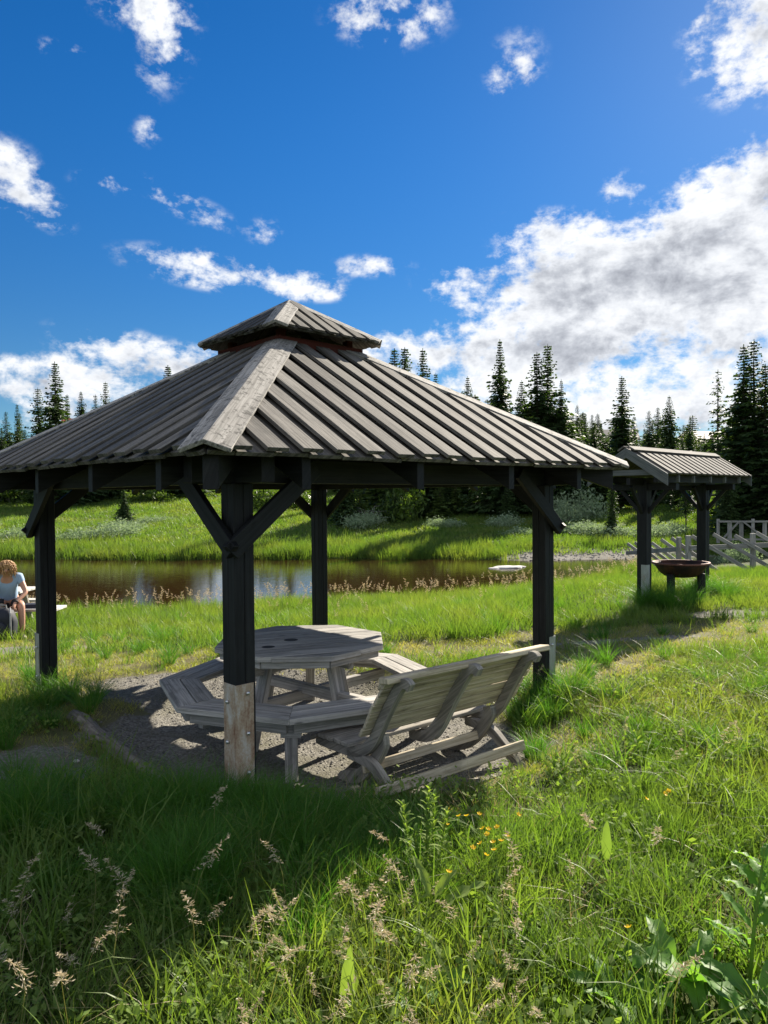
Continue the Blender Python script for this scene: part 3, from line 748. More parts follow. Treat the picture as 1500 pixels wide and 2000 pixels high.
# ================================================================ curb log, slanted fence, railing
def gpt(x, y, dz=0.0): return V(x, y, float(height(x, y))+dz)
mb = MB(); pts = []
A, B = V(-2.46, 5.80, 0), V(-1.20, 4.42, 0)
for i in range(15):
    p = A+(B-A)*i/14; pts.append(gpt(p[0]+random.uniform(-.012, .012), p[1]+random.uniform(-.012, .012), .012+random.uniform(-.008, .008)))
mb.smooth = True; mb.tube(pts, [.062*random.uniform(.9, 1.08) for _ in pts], 12, jit=.07)
tag(mb.build('edging_log', M['log']), 'half buried grey log edging the gravel left of the near pavilion post', 'log')

FA, FCn, FZ = gpt(7.45, 18.0), gpt(7.75, 23.6), gpt(12.4, 18.4)
fen = empty('slanted_plank_fence', tuple(FA), 'weathered fence of long slanting planks on round posts near the pond', 'fence')
def fence_run(P, Q, n_posts, n_pl, drop_dir):
    for i in range(n_posts):
        p = P+(Q-P)*i/max(n_posts-1, 1); g = gpt(p[0], p[1])
        mb = MB(); mb.tube([g-UP*.2, g+UP*.6, g+UP*(1.0+random.uniform(-.02, .03))], [.075, .07, .066], 9, jit=.05); mb.build('post', M['fence'], fen)
    mb = MB(); g0, g1 = gpt(*P[:2]), gpt(*Q[:2]); off = V(0, -.10, 0)
    mb.bar(g0+UP*.72+off, g1+UP*.70+off, .04, .12); mb.build('rail', M['fence'], fen, bevel=.004)
    for i in range(n_pl):
        p = P+(Q-P)*(i+.35)/n_pl; g = gpt(p[0], p[1]); jt = random.uniform(-.04, .04)
        top = g+UP*(.98+jt)+drop_dir*-.10; bot = g+drop_dir*1.55+UP*(.02+jt)+V(0, -.25, 0)
        mb = MB(); mb.bar(top+V(0, .02, 0), bot, .04, .088, UP); mb.build('plank', M['fence'], fen, bevel=.003)
fence_run(FA, FZ, 4, 9, V(.80, -.35, 0))
fence_run(gpt(7.42, 18.5), FCn, 1, 6, V(.62, -.45, 0))
rl = empty('bridge_railing', (13.1, 28.5, float(height(13.1, 28.5))), 'pale wooden picket railing of a small footbridge at the right edge', 'railing')
r0, r1 = V(13.0, 28.6, -.1), V(18.5, 27.5, -.1)
rg = unit(r1-r0); LnR = np.linalg.norm(r1-r0)
for i in range(int(LnR/.42)+1):
    p = r0+rg*i*.42; mb = MB(); mb.box(p+UP*.37, rg*(.075 if i % 3 else .055), np.cross(rg, UP)*.02, UP*(.40 if i % 3 else .47), UP); mb.build('picket', M['fence'], rl)
for z in (.74, .05):
    mb = MB(); mb.bar(r0+UP*z+V(0, -.04, 0), r1+UP*z+V(0, -.04, 0), .05, .07); mb.build('rail', M['fence'], rl)
for i in range(3):
    mb = MB(); mb.bar(r0+rg*(.9+i*1.7)+UP*.72+V(0, -.07, 0), r0+rg*(1.75+i*1.7)+UP*.02+V(0, -.07, 0), .04, .06); mb.build('diagonal_strut', M['fence'], rl)
    if i == 0:
        mb = MB(); mb.bar(r0+rg*.72+UP*.72+V(0, -.07, 0), r0+rg*.1+UP*.02+V(0, -.07, 0), .04, .06); mb.build('diagonal_strut', M['fence'], rl)

# ================================================================ foliage helpers
def raw_mesh(name, v, f, mat_, rnd=None, matidx=None, mats=None):
    """v (n,3), f list/array of equal-length faces or list of arrays"""
    me = bpy.data.meshes.new(name)
    fl = f if isinstance(f, list) else [f]
    me.vertices.add(len(v)); me.vertices.foreach_set('co', np.asarray(v, np.float32).ravel())
    loops = np.concatenate([a.ravel() for a in fl]).astype(np.int32)
    starts = []; b = 0
    for a in fl:
        starts.append(b+np.arange(len(a))*a.shape[1]); b += a.size
    starts = np.concatenate(starts).astype(np.int32)
    me.loops.add(len(loops)); me.loops.foreach_set('vertex_index', loops)
    me.polygons.add(len(starts)); me.polygons.foreach_set('loop_start', starts)
    for mm in (mats or [mat_]): me.materials.append(mm)
    if matidx is not None: me.polygons.foreach_set('material_index', matidx.astype(np.int32))
    me.update(calc_edges=True)
    if rnd is not None:
        a = me.attributes.new('rnd', 'FLOAT', 'FACE'); a.data.foreach_set('value', np.asarray(rnd, np.float32))
    return me
def blades(n, radius, h0, h1, width, bend, rg, lean=.25, segs=3, spread_pow=.5):
    """n grass blades: returns verts, quads, rnd"""
    a = rg.random(n)*2*np.pi; r = radius*rg.random(n)**spread_pow
    bx, by = r*np.cos(a), r*np.sin(a)
    h = h0+(h1-h0)*rg.random(n); d = a+rg.normal(0, .9, n)
    ln = lean*rg.random(n)+.25*lean*(r/max(radius, 1e-6)); bd = bend*(.3+rg.random(n))
    f = rg.random(n)*np.pi*2; w = width*(.6+.7*rg.random(n))
    V_ = []
    for k in range(segs+1):
        t = k/segs; hor = h*(ln*t+bd*t*t*.8); z = h*(t-.35*bd*t**3)
        wk = w*(1-t**1.6)*.5+.0002
        cx, cy = bx+hor*np.cos(d), by+hor*np.sin(d)
        V_.append(np.stack([cx-wk*np.cos(f), cy-wk*np.sin(f), z], 1)); V_.append(np.stack([cx+wk*np.cos(f), cy+wk*np.sin(f), z], 1))
    m_ = 2*(segs+1); v = np.stack(V_, 1).reshape(-1, 3)
    base = (np.arange(n)*m_)[:, None]; q = []
    for k in range(segs): q.append(base+np.array([2*k, 2*k+1, 2*k+3, 2*k+2]))
    q = np.stack(q, 1).reshape(-1, 4)
    return v, q, np.repeat(rg.random(n), segs)
def merge(parts):
    v = []; f = []; r = []; mi = []; b = 0
    for vv, ff, rr, m_ in parts:
        v.append(vv); f.append(ff+b); r.append(rr); mi.append(np.full(len(ff), m_)); b += len(vv)
    return np.concatenate(v), f, np.concatenate(r), np.concatenate(mi)
def seed_stalk(rg, h, panicle, nb, spike=.006, nod=.3, dense=1.0):
    """one culm with a loose panicle; returns stalk part and seed part"""
    d = rg.random()*2*np.pi; ln = rg.random()*.25
    T = np.linspace(0, 1, 8); top = h
    hor = top*(ln*T*.6+nod*.5*np.clip(T-.55, 0, 1)**2*3); z = top*(T-.25*nod*np.clip(T-.6, 0, 1)**2*4)
    c = np.stack([hor*math.cos(d), hor*math.sin(d), z], 1)
    w = np.interp(T, [0, 1], [.0016, .0007])
    sv = []; sq = []
    for k in (0, 1):
        o = np.array([math.cos(k*1.57), math.sin(k*1.57), 0]); b = len(sv)*0+k*16
        sv.append(np.stack([c-o*w[:, None], c+o*w[:, None]], 1).reshape(-1, 3))
        sq.append(np.array([[b+2*i, b+2*i+1, b+2*i+3, b+2*i+2] for i in range(7)]))
    sv = np.concatenate(sv); sq = np.concatenate(sq)
    pts = []
    for i in range(nb):
        t = 1-panicle/h*rg.random()**.9; p = np.array([np.interp(t, T, c[:, k]) for k in range(3)])
        tt = (1-t)*h/panicle; L_ = panicle*(.06+.19*tt)*(.5+rg.random()*.7); a = rg.random()*2*np.pi; up = .75-.9*rg.random()*nod*2
        dirn = np.array([math.cos(a), math.sin(a), up]); dirn /= np.linalg.norm(dirn)
        for s in np.linspace(.3, 1, max(2, int(4*dense))):
            q = p+dirn*L_*s; q[2] -= .25*L_*s*s; pts.append((q+rg.normal(0, .0015, 3), dirn))
    pts.append((c[-1], np.array([0, 0, 1.])))
    pv_, pq = [], []
    for q, dd in pts:
        l = spike*(.8+.8*rg.random()); w_ = l*.2; sd_ = np.cross(dd, rg.normal(0, 1, 3)); sd_ /= np.linalg.norm(sd_)+1e-9
        b = len(pv_); pv_ += [q-dd*l, q+sd_*w_, q+dd*l, q-sd_*w_]; pq.append([b, b+1, b+2, b+3])
    return (sv, sq, np.full(len(sq), rg.random()), 0), (np.array(pv_), np.array(pq), rg.random(len(pq)), 1)

protos = {}
def proto_set(kind, meshes):
    c = bpy.data.collections.new(kind+'_source')                   # never linked to the scene: only read by the scatter
    for i, me in enumerate(meshes):
        o = bpy.data.objects.new('%s_%02d' % (kind, i), me); c.objects.link(o)
    protos[kind] = (c, len(meshes))
def scatter(name, kind, P, scale, rot=None, tilt=None, label=None):
    """one 'stuff' object whose points carry instances of the kind"""
    c, n = protos[kind]; P = np.asarray(P, np.float32); k = len(P)
    me = bpy.data.meshes.new(name); me.vertices.add(k); me.vertices.foreach_set('co', P.ravel()); me.update()
    rot = rng.random(k)*2*np.pi if rot is None else rot
    tl = np.zeros((k, 2)) if tilt is None else tilt
    e = np.stack([tl[:, 0], tl[:, 1], rot], 1).astype(np.float32)
    sc = np.asarray(scale, np.float32); sc = np.repeat(sc[:, None], 3, 1) if sc.ndim == 1 else sc
    a = me.attributes.new('erot', 'FLOAT_VECTOR', 'POINT'); a.data.foreach_set('vector', e.ravel())
    a = me.attributes.new('iscale', 'FLOAT_VECTOR', 'POINT'); a.data.foreach_set('vector', sc.astype(np.float32).ravel())
    a = me.attributes.new('pick', 'INT', 'POINT'); a.data.foreach_set('value', rng.integers(0, n, k).astype(np.int32))
    o = bpy.data.objects.new(name, me); col.objects.link(o); tag(o, label, kind='stuff')
    g = bpy.data.node_groups.new(name+'_scatter', 'GeometryNodeTree')
    g.interface.new_socket('Geometry', in_out='INPUT', socket_type='NodeSocketGeometry')
    g.interface.new_socket('Geometry', in_out='OUTPUT', socket_type='NodeSocketGeometry')
    N, L = g.nodes, g.links
    gi, go = N.new('NodeGroupInput'), N.new('NodeGroupOutput')
    ci = N.new('GeometryNodeCollectionInfo'); ci.inputs['Collection'].default_value = c
    ci.inputs['Separate Children'].default_value = True; ci.inputs['Reset Children'].default_value = True
    ip = N.new('GeometryNodeInstanceOnPoints'); ip.inputs['Pick Instance'].default_value = True
    def attr(nm, ty):
        q = N.new('GeometryNodeInputNamedAttribute'); q.data_type = ty; q.inputs['Name'].default_value = nm
        return [s for s in q.outputs if s.enabled and s.name == 'Attribute'][0]
    L.new(gi.outputs[0], ip.inputs['Points']); L.new(ci.outputs[0], ip.inputs['Instance'])
    L.new(attr('pick', 'INT'), ip.inputs['Instance Index'])
    er = N.new('FunctionNodeEulerToRotation'); L.new(attr('erot', 'FLOAT_VECTOR'), er.inputs[0]); L.new(er.outputs[0], ip.inputs['Rotation'])
    L.new(attr('iscale', 'FLOAT_VECTOR'), ip.inputs['Scale']); L.new(ip.outputs[0], go.inputs[0])
    md = o.modifiers.new('scatter', 'NODES'); md.node_group = g
    return o
def grow(name, mkey, X, Y, H, n, radius, width, bend=.55, lean=.4, segs=3, label=None, var=(.45, 1.0), comb=.5):
    """ground cover as one mesh: n blades for every root point, blades of one tuft lean much the same way"""
    rg = rng; k = len(X); N_ = k*n
    ca = np.repeat(rg.random(k)*2*np.pi, n); cr = np.repeat(rg.random(k), n); H = np.repeat(np.broadcast_to(H, (k,)), n)
    a = rg.random(N_)*2*np.pi; r = radius*rg.random(N_)**.6
    bx = np.repeat(X, n)+r*np.cos(a); by = np.repeat(Y, n)+r*np.sin(a); bz = height(bx, by)-.004
    h = H*(var[0]+(var[1]-var[0])*rg.random(N_)); d = np.where(rg.random(N_) < comb, ca+rg.normal(0, .5, N_), a+rg.normal(0, .6, N_))
    ln = lean*rg.random(N_)**1.3; bd = bend*rg.random(N_)*1.5; f = rg.random(N_)*np.pi; w = width*(.55+.8*rg.random(N_))
    V_ = np.empty((N_, 2*(segs+1), 3), np.float32)
    for i in range(segs+1):
        t = i/segs; hor = h*(ln*t+bd*t*t*.7); z = h*(t-.32*bd*t**3); wk = w*(1-t**1.7)*.5+.0002
        cx, cy = bx+hor*np.cos(d), by+hor*np.sin(d)
        V_[:, 2*i] = np.stack([cx-wk*np.cos(f), cy-wk*np.sin(f), bz+z], 1); V_[:, 2*i+1] = np.stack([cx+wk*np.cos(f), cy+wk*np.sin(f), bz+z], 1)
    m_ = 2*(segs+1); base = (np.arange(N_, dtype=np.int32)*m_)[:, None]
    q = np.stack([base+np.array([2*i, 2*i+1, 2*i+3, 2*i+2], np.int32) for i in range(segs)], 1).reshape(-1, 4)
    me = raw_mesh(name, V_.reshape(-1, 3), q, M[mkey], np.repeat(cr*.55+.45*rg.random(N_), segs))
    o = bpy.data.objects.new(name, me); col.objects.link(o); return tag(o, label, kind='stuff')
def grass_protos(kind, mkey, specs, k=4):
    ms = []
    for i in range(k):
        rg = np.random.default_rng(hash(kind) % 1000*0+len(kind)*17+i)
        v, q, r = blades(*specs, rg) if not isinstance(specs, dict) else blades(rg=rg, **specs)
        ms.append(raw_mesh(kind, v, q, M[mkey], r))
    proto_set(kind, ms)
def stalk_protos(kind, h, pan, nb, spike, nod, k=7, blades_n=4):
    ms = []
    for i in range(k):
        rg = np.random.default_rng(500+i+len(kind)*31); parts = []
        a, b = seed_stalk(rg, h*(.75+.4*rg.random()), pan*(.8+.4*rg.random()), nb, spike, nod); parts = [a, b]
        v, q, r = blades(blades_n, .01, h*.25, h*.6, .005, .5, rg, .4, 3); parts.append((v, q, r, 0))
        V_, F_, R_, I_ = merge(parts); ms.append(raw_mesh(kind, V_, F_, None, R_, I_, [M['stalk'], M['seed']]))
    proto_set(kind, ms)
stalk_protos('seed_grass', .50, .17, 42, .0062, .55)
stalk_protos('tall_seed_grass', .62, .20, 18, .012, .35, 5)
# small clover-like ground leaves
ms = []
for i in range(3):
    rg = np.random.default_rng(900+i); n = 40; c = rg.normal(0, .06, (n, 3)); c[:, 2] = .03+.10*rg.random(n)
    a = rg.random(n)*6.28; s_ = .009+.012*rg.random(n); nz_ = rg.normal(0, .5, n)
    dx = np.stack([np.cos(a), np.sin(a), nz_], 1)*s_[:, None]; dy = np.stack([-np.sin(a), np.cos(a), rg.normal(0, .5, n)], 1)*s_[:, None]*.55
    v = np.stack([c-dx, c-dy, c+dx, c+dy], 1).reshape(-1, 3); q = np.arange(n*4).reshape(-1, 4)
    ms.append(raw_mesh('leaf_cluster', v, q, M['herb'], rg.random(n)))
proto_set('leaf_cluster', ms)
# pebbles
ms = []
for i in range(5):
    b = MB(); b.ball((0, 0, 0), 1, 7, 5, (1, random.uniform(.6, .9), random.uniform(.4, .65))); v = np.array(b.v); v *= 1+np.random.default_rng(i).normal(0, .07, (len(v), 1))
    b.v = v.tolist(); me = b.mesh('pebble'); me.materials.append(M['stone']); ms.append(me)
proto_set('pebble', ms)

# ---------------------------------------------------------------- grass everywhere it grows
def seeds(n, x0, x1, y0, y1, keep):
    x = rng.uniform(x0, x1, n); y = rng.uniform(y0, y1, n)
    ok = (np.abs(x) < .60*y+1.2) & (rng.random(n) < keep(x, y)); return x[ok], y[ok]
def land(x, y): ns, fs = near_shore(x), far_shore(x); return ((y < ns) | (y > fs) | (ns >= fs)).astype(float)
def put(x, y, dz=0.0): return np.stack([x, y, height(x, y)+dz], 1)
def patchy(x, y, s=.9): return fbm(x*s+3, y*s+8, 4)
floor_ = lambda x, y: (ell(x, y, -.66, 5.8, 1.5, 1.45) < 1)
def k_meadow(x, y): return np.where(ell(x, y, 1.12, 2.48, .28, .2) < 1, .25, 1.0)*(1-gravel(x, y))*(1-.97*trampled(x, y))*(~floor_(x, y))
X, Y = seeds(11000, -4.6, 5.5, 1.6, 8, lambda x, y: k_meadow(x, y)*(.45+.8*patchy(x, y)))
hh = (.10+.30*patchy(X, Y, 1.3)**1.3)*rng.uniform(.7, 1.15, len(X))*np.where((X > .9) & (Y > 4), .75, 1.0)*np.where((X < -1.0) & (Y > 3.3) & (Y < 6), .6, 1.0)*np.where(ell(X, Y, .6, 4.25, .8, .42, .66) < 1, .4, 1.0)*np.where(ell(X, Y, -.55, 4.0, .75, .42) < 1, .6, 1.0)
grow('meadow_grass', 'grass', X, Y, hh, 28, .075, .0045, .5, .55, 3, 'green meadow grass round the pavilion')
X, Y = seeds(2400, -3.2, 4.2, 1.6, 6.5, lambda x, y: k_meadow(x, y)*(ell(x, y, .1, 4.15, 1.3, .5) > 1)*np.clip(patchy(x, y, 1.7)*2.2-.45, 0, 1))
grow('broad_grass', 'grass', X, Y, rng.uniform(.22, .42, len(X)), 12, .06, .0085, .8, .5, 4, 'long broad grass blades in the foreground')
X, Y = seeds(3400, -4, 5, 1.6, 8, lambda x, y: k_meadow(x, y)*np.clip(patchy(x+9, y, 1.0)*2.4-.75, 0.05, 1))
grow('straw', 'dry', X, Y, rng.uniform(.08, .30, len(X)), 9, .09, .0035, .9, 1.3, 3, 'dry straw caught between the green blades')
X, Y = seeds(15000, -9, 11, 7.6, 20, lambda x, y: k_meadow(x, y)*land(x, y)*(.5+.7*patchy(x, y, .5)))
grow('far_meadow_grass', 'grass', X, Y, (.12+.30*patchy(X, Y, .7)**1.2)*rng.uniform(.75, 1.2, len(X)), 20, .13, .008, .5, .5, 2, 'green meadow grass between pavilion and pond')
X, Y = seeds(30000, -8, 10, 1.8, 14, lambda x, y: (1-gravel(x, y))*(.12+.88*trampled(x, y))*(~floor_(x, y)))
grow('short_grass', 'lawn', X, Y, rng.uniform(.03, .095, len(X)), 14, .08, .0052, .8, 1.0, 2, 'short yellowish trampled grass along the paths')
X, Y = seeds(8000, -8, 10, 1.8, 12, lambda x, y: np.clip(4*gravel(x, y)*(1-gravel(x, y))+.5*trampled(x, y)*(1-gravel(x, y))+.13*gravel(x, y), 0, 1)*(~floor_(x, y)))
grow('dry_grass', 'dry', X, Y, rng.uniform(.03, .12, len(X)), 9, .10, .0038, .9, 1.6, 2, 'dry straw coloured grass at the gravel edge')
# long fine tufts at the foot of the posts and in the shade
fx, fy, fs_ = [], [], []
for cx, cy, n, sp, s0 in ((-.83, 4.05, 22, .22, .50), (-1.2, 4.0, 26, .30, .70), (-.35, 3.75, 20, .28, .6), (-.75, 3.6, 26, .34, .65), (-.1, 3.4, 14, .35, .6), (-2.85, 6.3, 12, .35, .7), (-3.2, 5.7, 14, .45, .6),
                          (1.42, 6.3, 12, .25, .75), (1.25, 5.9, 7, .25, .6), (4.2, 11.0, 26, .45, 1.1), (5.5, 12.4, 20, .4, 1.0), (-1.9, 3.9, 30, .5, .8), (-2.6, 3.6, 30, .6, .75), (-.75, 3.2, 26, .5, .75), (0, 9.5, 26, 3.2, .75), (2, 7.8, 16, 2.2, .6), (-3, 9.3, 16, 2.2, .7), (5, 7.5, 18, 1.6, .7), (1.8, 5.2, 10, .9, .55)):
    fx += list(rng.normal(cx, sp*.6, n)); fy += list(rng.normal(cy, sp*.5, n)); fs_ += list(s0*rng.uniform(.65, 1.1, n))
fx, fy, fs_ = map(np.array, (fx, fy, fs_)); ok = ~floor_(fx, fy); fx, fy, fs_ = fx[ok], fy[ok], fs_[ok]
grow('fescue_tufts', 'fescue', fx, fy, fs_*.50, 130, .05, .0032, .85, .75, 5, 'long fine dark green grass tufts at the post feet', comb=.1)
# seed heads: a drift in the foreground, another along the pond
X, Y = seeds(800, -2.2, 2.2, 1.9, 3.5, lambda x, y: np.clip(1.5*(patchy(x, y, 1.2)-.25), 0, 1)*np.where(x > .5, .35, 1.0)*np.where(y > 2.85, .16, 1.0))
scatter('flowering_grass', 'seed_grass', put(X, Y), rng.uniform(.55, .95, len(X)), tilt=rng.normal(0, .16, (len(X), 2)), label='flowering grass with beige seed heads in the foreground')
X, Y = seeds(1500, -5, 6, 3.5, 16, lambda x, y: k_meadow(x, y)*(.07+.3*np.clip(patchy(x, y, .8)-.5, 0, 1)*2))
scatter('scattered_flowering_grass', 'seed_grass', put(X, Y), rng.uniform(.5, .95, len(X)), tilt=rng.normal(0, .15, (len(X), 2)), label='thin seed heads scattered through the meadow')
X, Y = seeds(4200, -10, 12, 13, 26, lambda x, y: np.exp(-((near_shore(x)-y-1.0)/1.3)**2)*(y < near_shore(x)-.1)*.8)
scatter('pond_edge_flowering_grass', 'tall_seed_grass', put(X, Y), rng.uniform(.7, 1.05, len(X)), tilt=rng.normal(0, .14, (len(X), 2)), label='pinkish seed heads lining the near edge of the pond')
X, Y = seeds(11000, -12, 13, 11, 30, lambda x, y: np.clip(1.2-(near_shore(x)-y)/4.5, 0, 1)*(y < near_shore(x)+.1)*(y < far_shore(x)-1.5))
grow('shore_grass', 'sedge', X, Y, rng.uniform(.25, .48, len(X)), 22, .16, .010, .4, .35, 2, 'tall grass along the near shore of the pond')
X, Y = seeds(2600, -4, 5, 1.8, 7, lambda x, y: k_meadow(x, y)*.9)
scatter('ground_herbs', 'leaf_cluster', put(X, Y, .0), rng.uniform(.6, 1.1, len(X)), label='small leafy weeds between the grass')
# far bank
X, Y = seeds(17000, -26, 26, 28.5, 40, lambda x, y: (y > far_shore(x)-.1)*np.exp(-((y-far_shore(x)-.6)/1.9)**2)*(1-gravel(x, y)))
grow('bank_sedge', 'sedge', X, Y, (.45+.45*patchy(X, Y, .5))*rng.uniform(.8, 1.15, len(X)), 18, .35, .022, .35, .25, 2, 'bright green sedge fringe on the far bank of the pond')
X, Y = seeds(52000, -48, 50, 30, 70, lambda x, y: (y > far_shore(x)+1.2)*np.clip(1.25-(y-30)/60, .3, 1)*(.35+1.1*patchy(x, y, .25)))
grow('bank_meadow', 'grass', X, Y, (.12+.34*patchy(X, Y, .35))*np.interp(Y, [30, 78], [.95, 1.5]), 14, .45, .032, .6, .5, 2, 'rough green meadow rising behind the pond')
# gravel
X, Y = seeds(26000, -3.2, 3, 3.4, 8, lambda x, y: np.clip(gravel(x, y)*1.1-.1, 0, 1)*.8)
scatter('gravel_stones', 'pebble', put(X, Y, .001), .003+.011*rng.random(len(X))**3, tilt=rng.normal(0, .2, (len(X), 2)), label='loose grey gravel under the pavilion')
X, Y = seeds(9000, 1, 12, 8, 35, lambda x, y: np.clip(gravel(x, y), 0, 1)*.9)
scatter('path_stones', 'pebble', put(X, Y, .002), np.interp(Y, [8, 30], [.012, .05])*rng.uniform(.5, 1.2, len(X)), label='loose gravel on the path and the pond spit')

# ================================================================ trees
def spruce_mesh(seed, H, Rm, base=.06, power=.85, density=1.0, droop=.35, sparse=0.0, irregular=.2):
    rg = np.random.default_rng(seed); vs = []; fs = []; rn = []; b = 0
    nwh = int(H/.125*(.75+.25*density)); zs = np.linspace(base*H, H*.985, nwh); prof_ph = rg.random(4)*6.28
    tv = []; tf = []; tb = 0
    for z in zs:
        tt = (z-base*H)/(H-base*H)
        r_ = Rm*((1-tt)**power)*(.86+.14*math.sin(9*tt+prof_ph[0]))+.05
        if tt < .12: r_ *= .65+tt*3
        nb = max(4, int(round((9*density)*(.5+.5*(1-tt)))))
        a0 = rg.random()*6.28
        for k in range(nb):
            if rg.random() < sparse*.6: continue
            a = a0+k*6.28/nb+rg.normal(0, .25); L = r_*(1+rg.normal(0, irregular*(1 if tt < .8 else .5)))*(.72+.34*(math.sin(2*a+prof_ph[1]+tt*4) > 0))
            if L < .04: L = .04
            dr = droop*(1.25-tt*1.35)+rg.normal(0, .06)
            ns = max(2, int(L/.17)+1); T = (np.arange(ns)+rg.random(ns)*.6+.15)/ns
            dirx, diry = math.cos(a), math.sin(a)
            def pos_(t): return np.stack([dirx*L*t, diry*L*t, z-dr*L*t+.30*dr*L*t*t*1.3+0*t], -1)
            P = pos_(T)
            for s in (-1, 1, 0):
                keep = rg.random(ns) > sparse*.35
                Pk = P[keep]; n = len(Pk)
                if n == 0: continue
                tl = (.17+.24*(1-T[keep]*.75))*np.clip(L, .25, 1.0)*(.7+.6*rg.random(n))*(1.0 if s else .9)
                sa = a+s*(.75+rg.normal(0, .2, n)); dz = np.where(s == 0, -.55, -.18)-.35*rg.random(n)
                d = np.stack([np.cos(sa), np.sin(sa), dz], 1); d /= np.linalg.norm(d, axis=1)[:, None]
                w = np.cross(d, np.array([0, 0, 1.])+rg.normal(0, .5, (n, 3))); w /= np.linalg.norm(w, axis=1)[:, None]
                wd = (.055+.05*rg.random(n))*(1 if not sparse else .8)*(.6+.4*min(1, L))
                tip = Pk+d*tl[:, None]; mid = Pk+d*tl[:, None]*.35
                q = np.stack([Pk, mid+w*wd[:, None], tip, mid-w*wd[:, None]], 1).reshape(-1, 3)
                vs.append(q); fs.append(np.arange(n*4).reshape(-1, 4)+b); b += n*4; rn.append(rg.random(n))
            # bare limb inside
            e1 = pos_(np.array([0.0]))[0]; e2 = pos_(np.array([.8]))[0]; wv = np.array([-diry, dirx, 0])*.012*(1.5-tt); up_ = np.array([0, 0, .012])
            tv += [e1-wv, e1+wv, e2, e1-up_, e1+up_, e2]; tf += [[tb, tb+1, tb+2], [tb+3, tb+4, tb+5]]; tb += 6
    # leader spike
    for k in range(5):
        z = H*(.97+.006*k); a = rg.random()*6.28; q = np.array([[0, 0, z-.1], [.02*math.cos(a), .02*math.sin(a), z+.05], [0, 0, H*1.0+.01*k], [-.02*math.cos(a), -.02*math.sin(a), z+.05]])
        vs.append(q); fs.append(np.array([[b, b+1, b+2, b+3]])); b += 4; rn.append(rg.random(1))
    v = np.concatenate(vs); f = np.concatenate(fs); r = np.concatenate(rn)
    # trunk: tapered tube + limbs
    n = 7; rings = 9; tr = []
    for i in range(rings+1):
        z = H*i/rings-(.3 if i == 0 else 0); rr = max(.008, (.011*H+.03)*(1-i/rings)**.9)
        for k in range(n): tr.append([rr*math.cos(6.28*k/n)+.01*math.sin(z*2), rr*math.sin(6.28*k/n), z])
    tq = np.array([[i*n+k, i*n+(k+1) % n, (i+1)*n+(k+1) % n, (i+1)*n+k] for i in range(rings) for k in range(n)])
    return v, f, r, np.array(tr), tq, np.array(tv)+0, np.array(tf)
def make_spruce(seed, mkey='needle', **kw):
    v, f, r, tr, tq, lv, lf = spruce_mesh(seed, **kw)
    crown = raw_mesh('crown', v, f, M[mkey], r)
    tv = np.concatenate([tr, lv]); trunk = raw_mesh('trunk', tv, [tq, lf+len(tr)], M['bark'])
    return crown, trunk
TREES = {
 'dense': [make_spruce(11, H=8, Rm=1.9, density=1.25, power=.80), make_spruce(12, H=8, Rm=1.65, density=1.15, power=.9)],
 'narrow': [make_spruce(21, H=8, Rm=1.25, density=1.0, power=.62), make_spruce(22, H=8, Rm=1.1, density=1.0, power=.55, irregular=.3), make_spruce(23, H=8, Rm=1.35, density=.95, power=.7)],
 'wide': [make_spruce(31, H=6, Rm=1.7, density=1.3, power=.85, base=.02), make_spruce(32, H=6, Rm=1.45, density=1.2, power=.8, base=.02)],
 'thin': [make_spruce(41, H=8, Rm=1.25, density=.75, power=.6, sparse=.75, base=.25, droop=.15, irregular=.35)],
 'young': [make_spruce(51, 'needle2', H=4, Rm=1.1, density=1.2, base=.02), make_spruce(52, 'needle2', H=4, Rm=.9, density=1.1, base=.02)],
}
TH_ = {'dense': 8, 'narrow': 8, 'wide': 6, 'thin': 8, 'young': 4}
cntT = [0]
def tree_at(px, top, d, kind, label, group=None, sx=1.0, name='spruce_tree', vi=None, x=None, sink=0.0):
    """stand a tree at distance d in the direction of photo column px, tall enough to reach row top"""
    if x is None: x = (px-750)/1435.8*d
    g = float(height(x, d)); hz = 1000-31.7-(px-750)*.0085
    ztop = 1.75-(top-hz)*d/1435.8; H = max(.8, ztop-g)
    vars_ = TREES[kind]; cntT[0] += 1; cr, tk = vars_[(cntT[0] if vi is None else vi) % len(vars_)]
    s = H/TH_[kind]/1.035
    e = empty(name, (x, d, g-sink), label, 'tree', group, rz=random.uniform(0, 6.28), s=(s*sx, s*sx, s))
    for nm, me in (('crown', cr), ('trunk', tk)):
        o = bpy.data.objects.new(nm, me); col.objects.link(o); o.parent = e
    return e
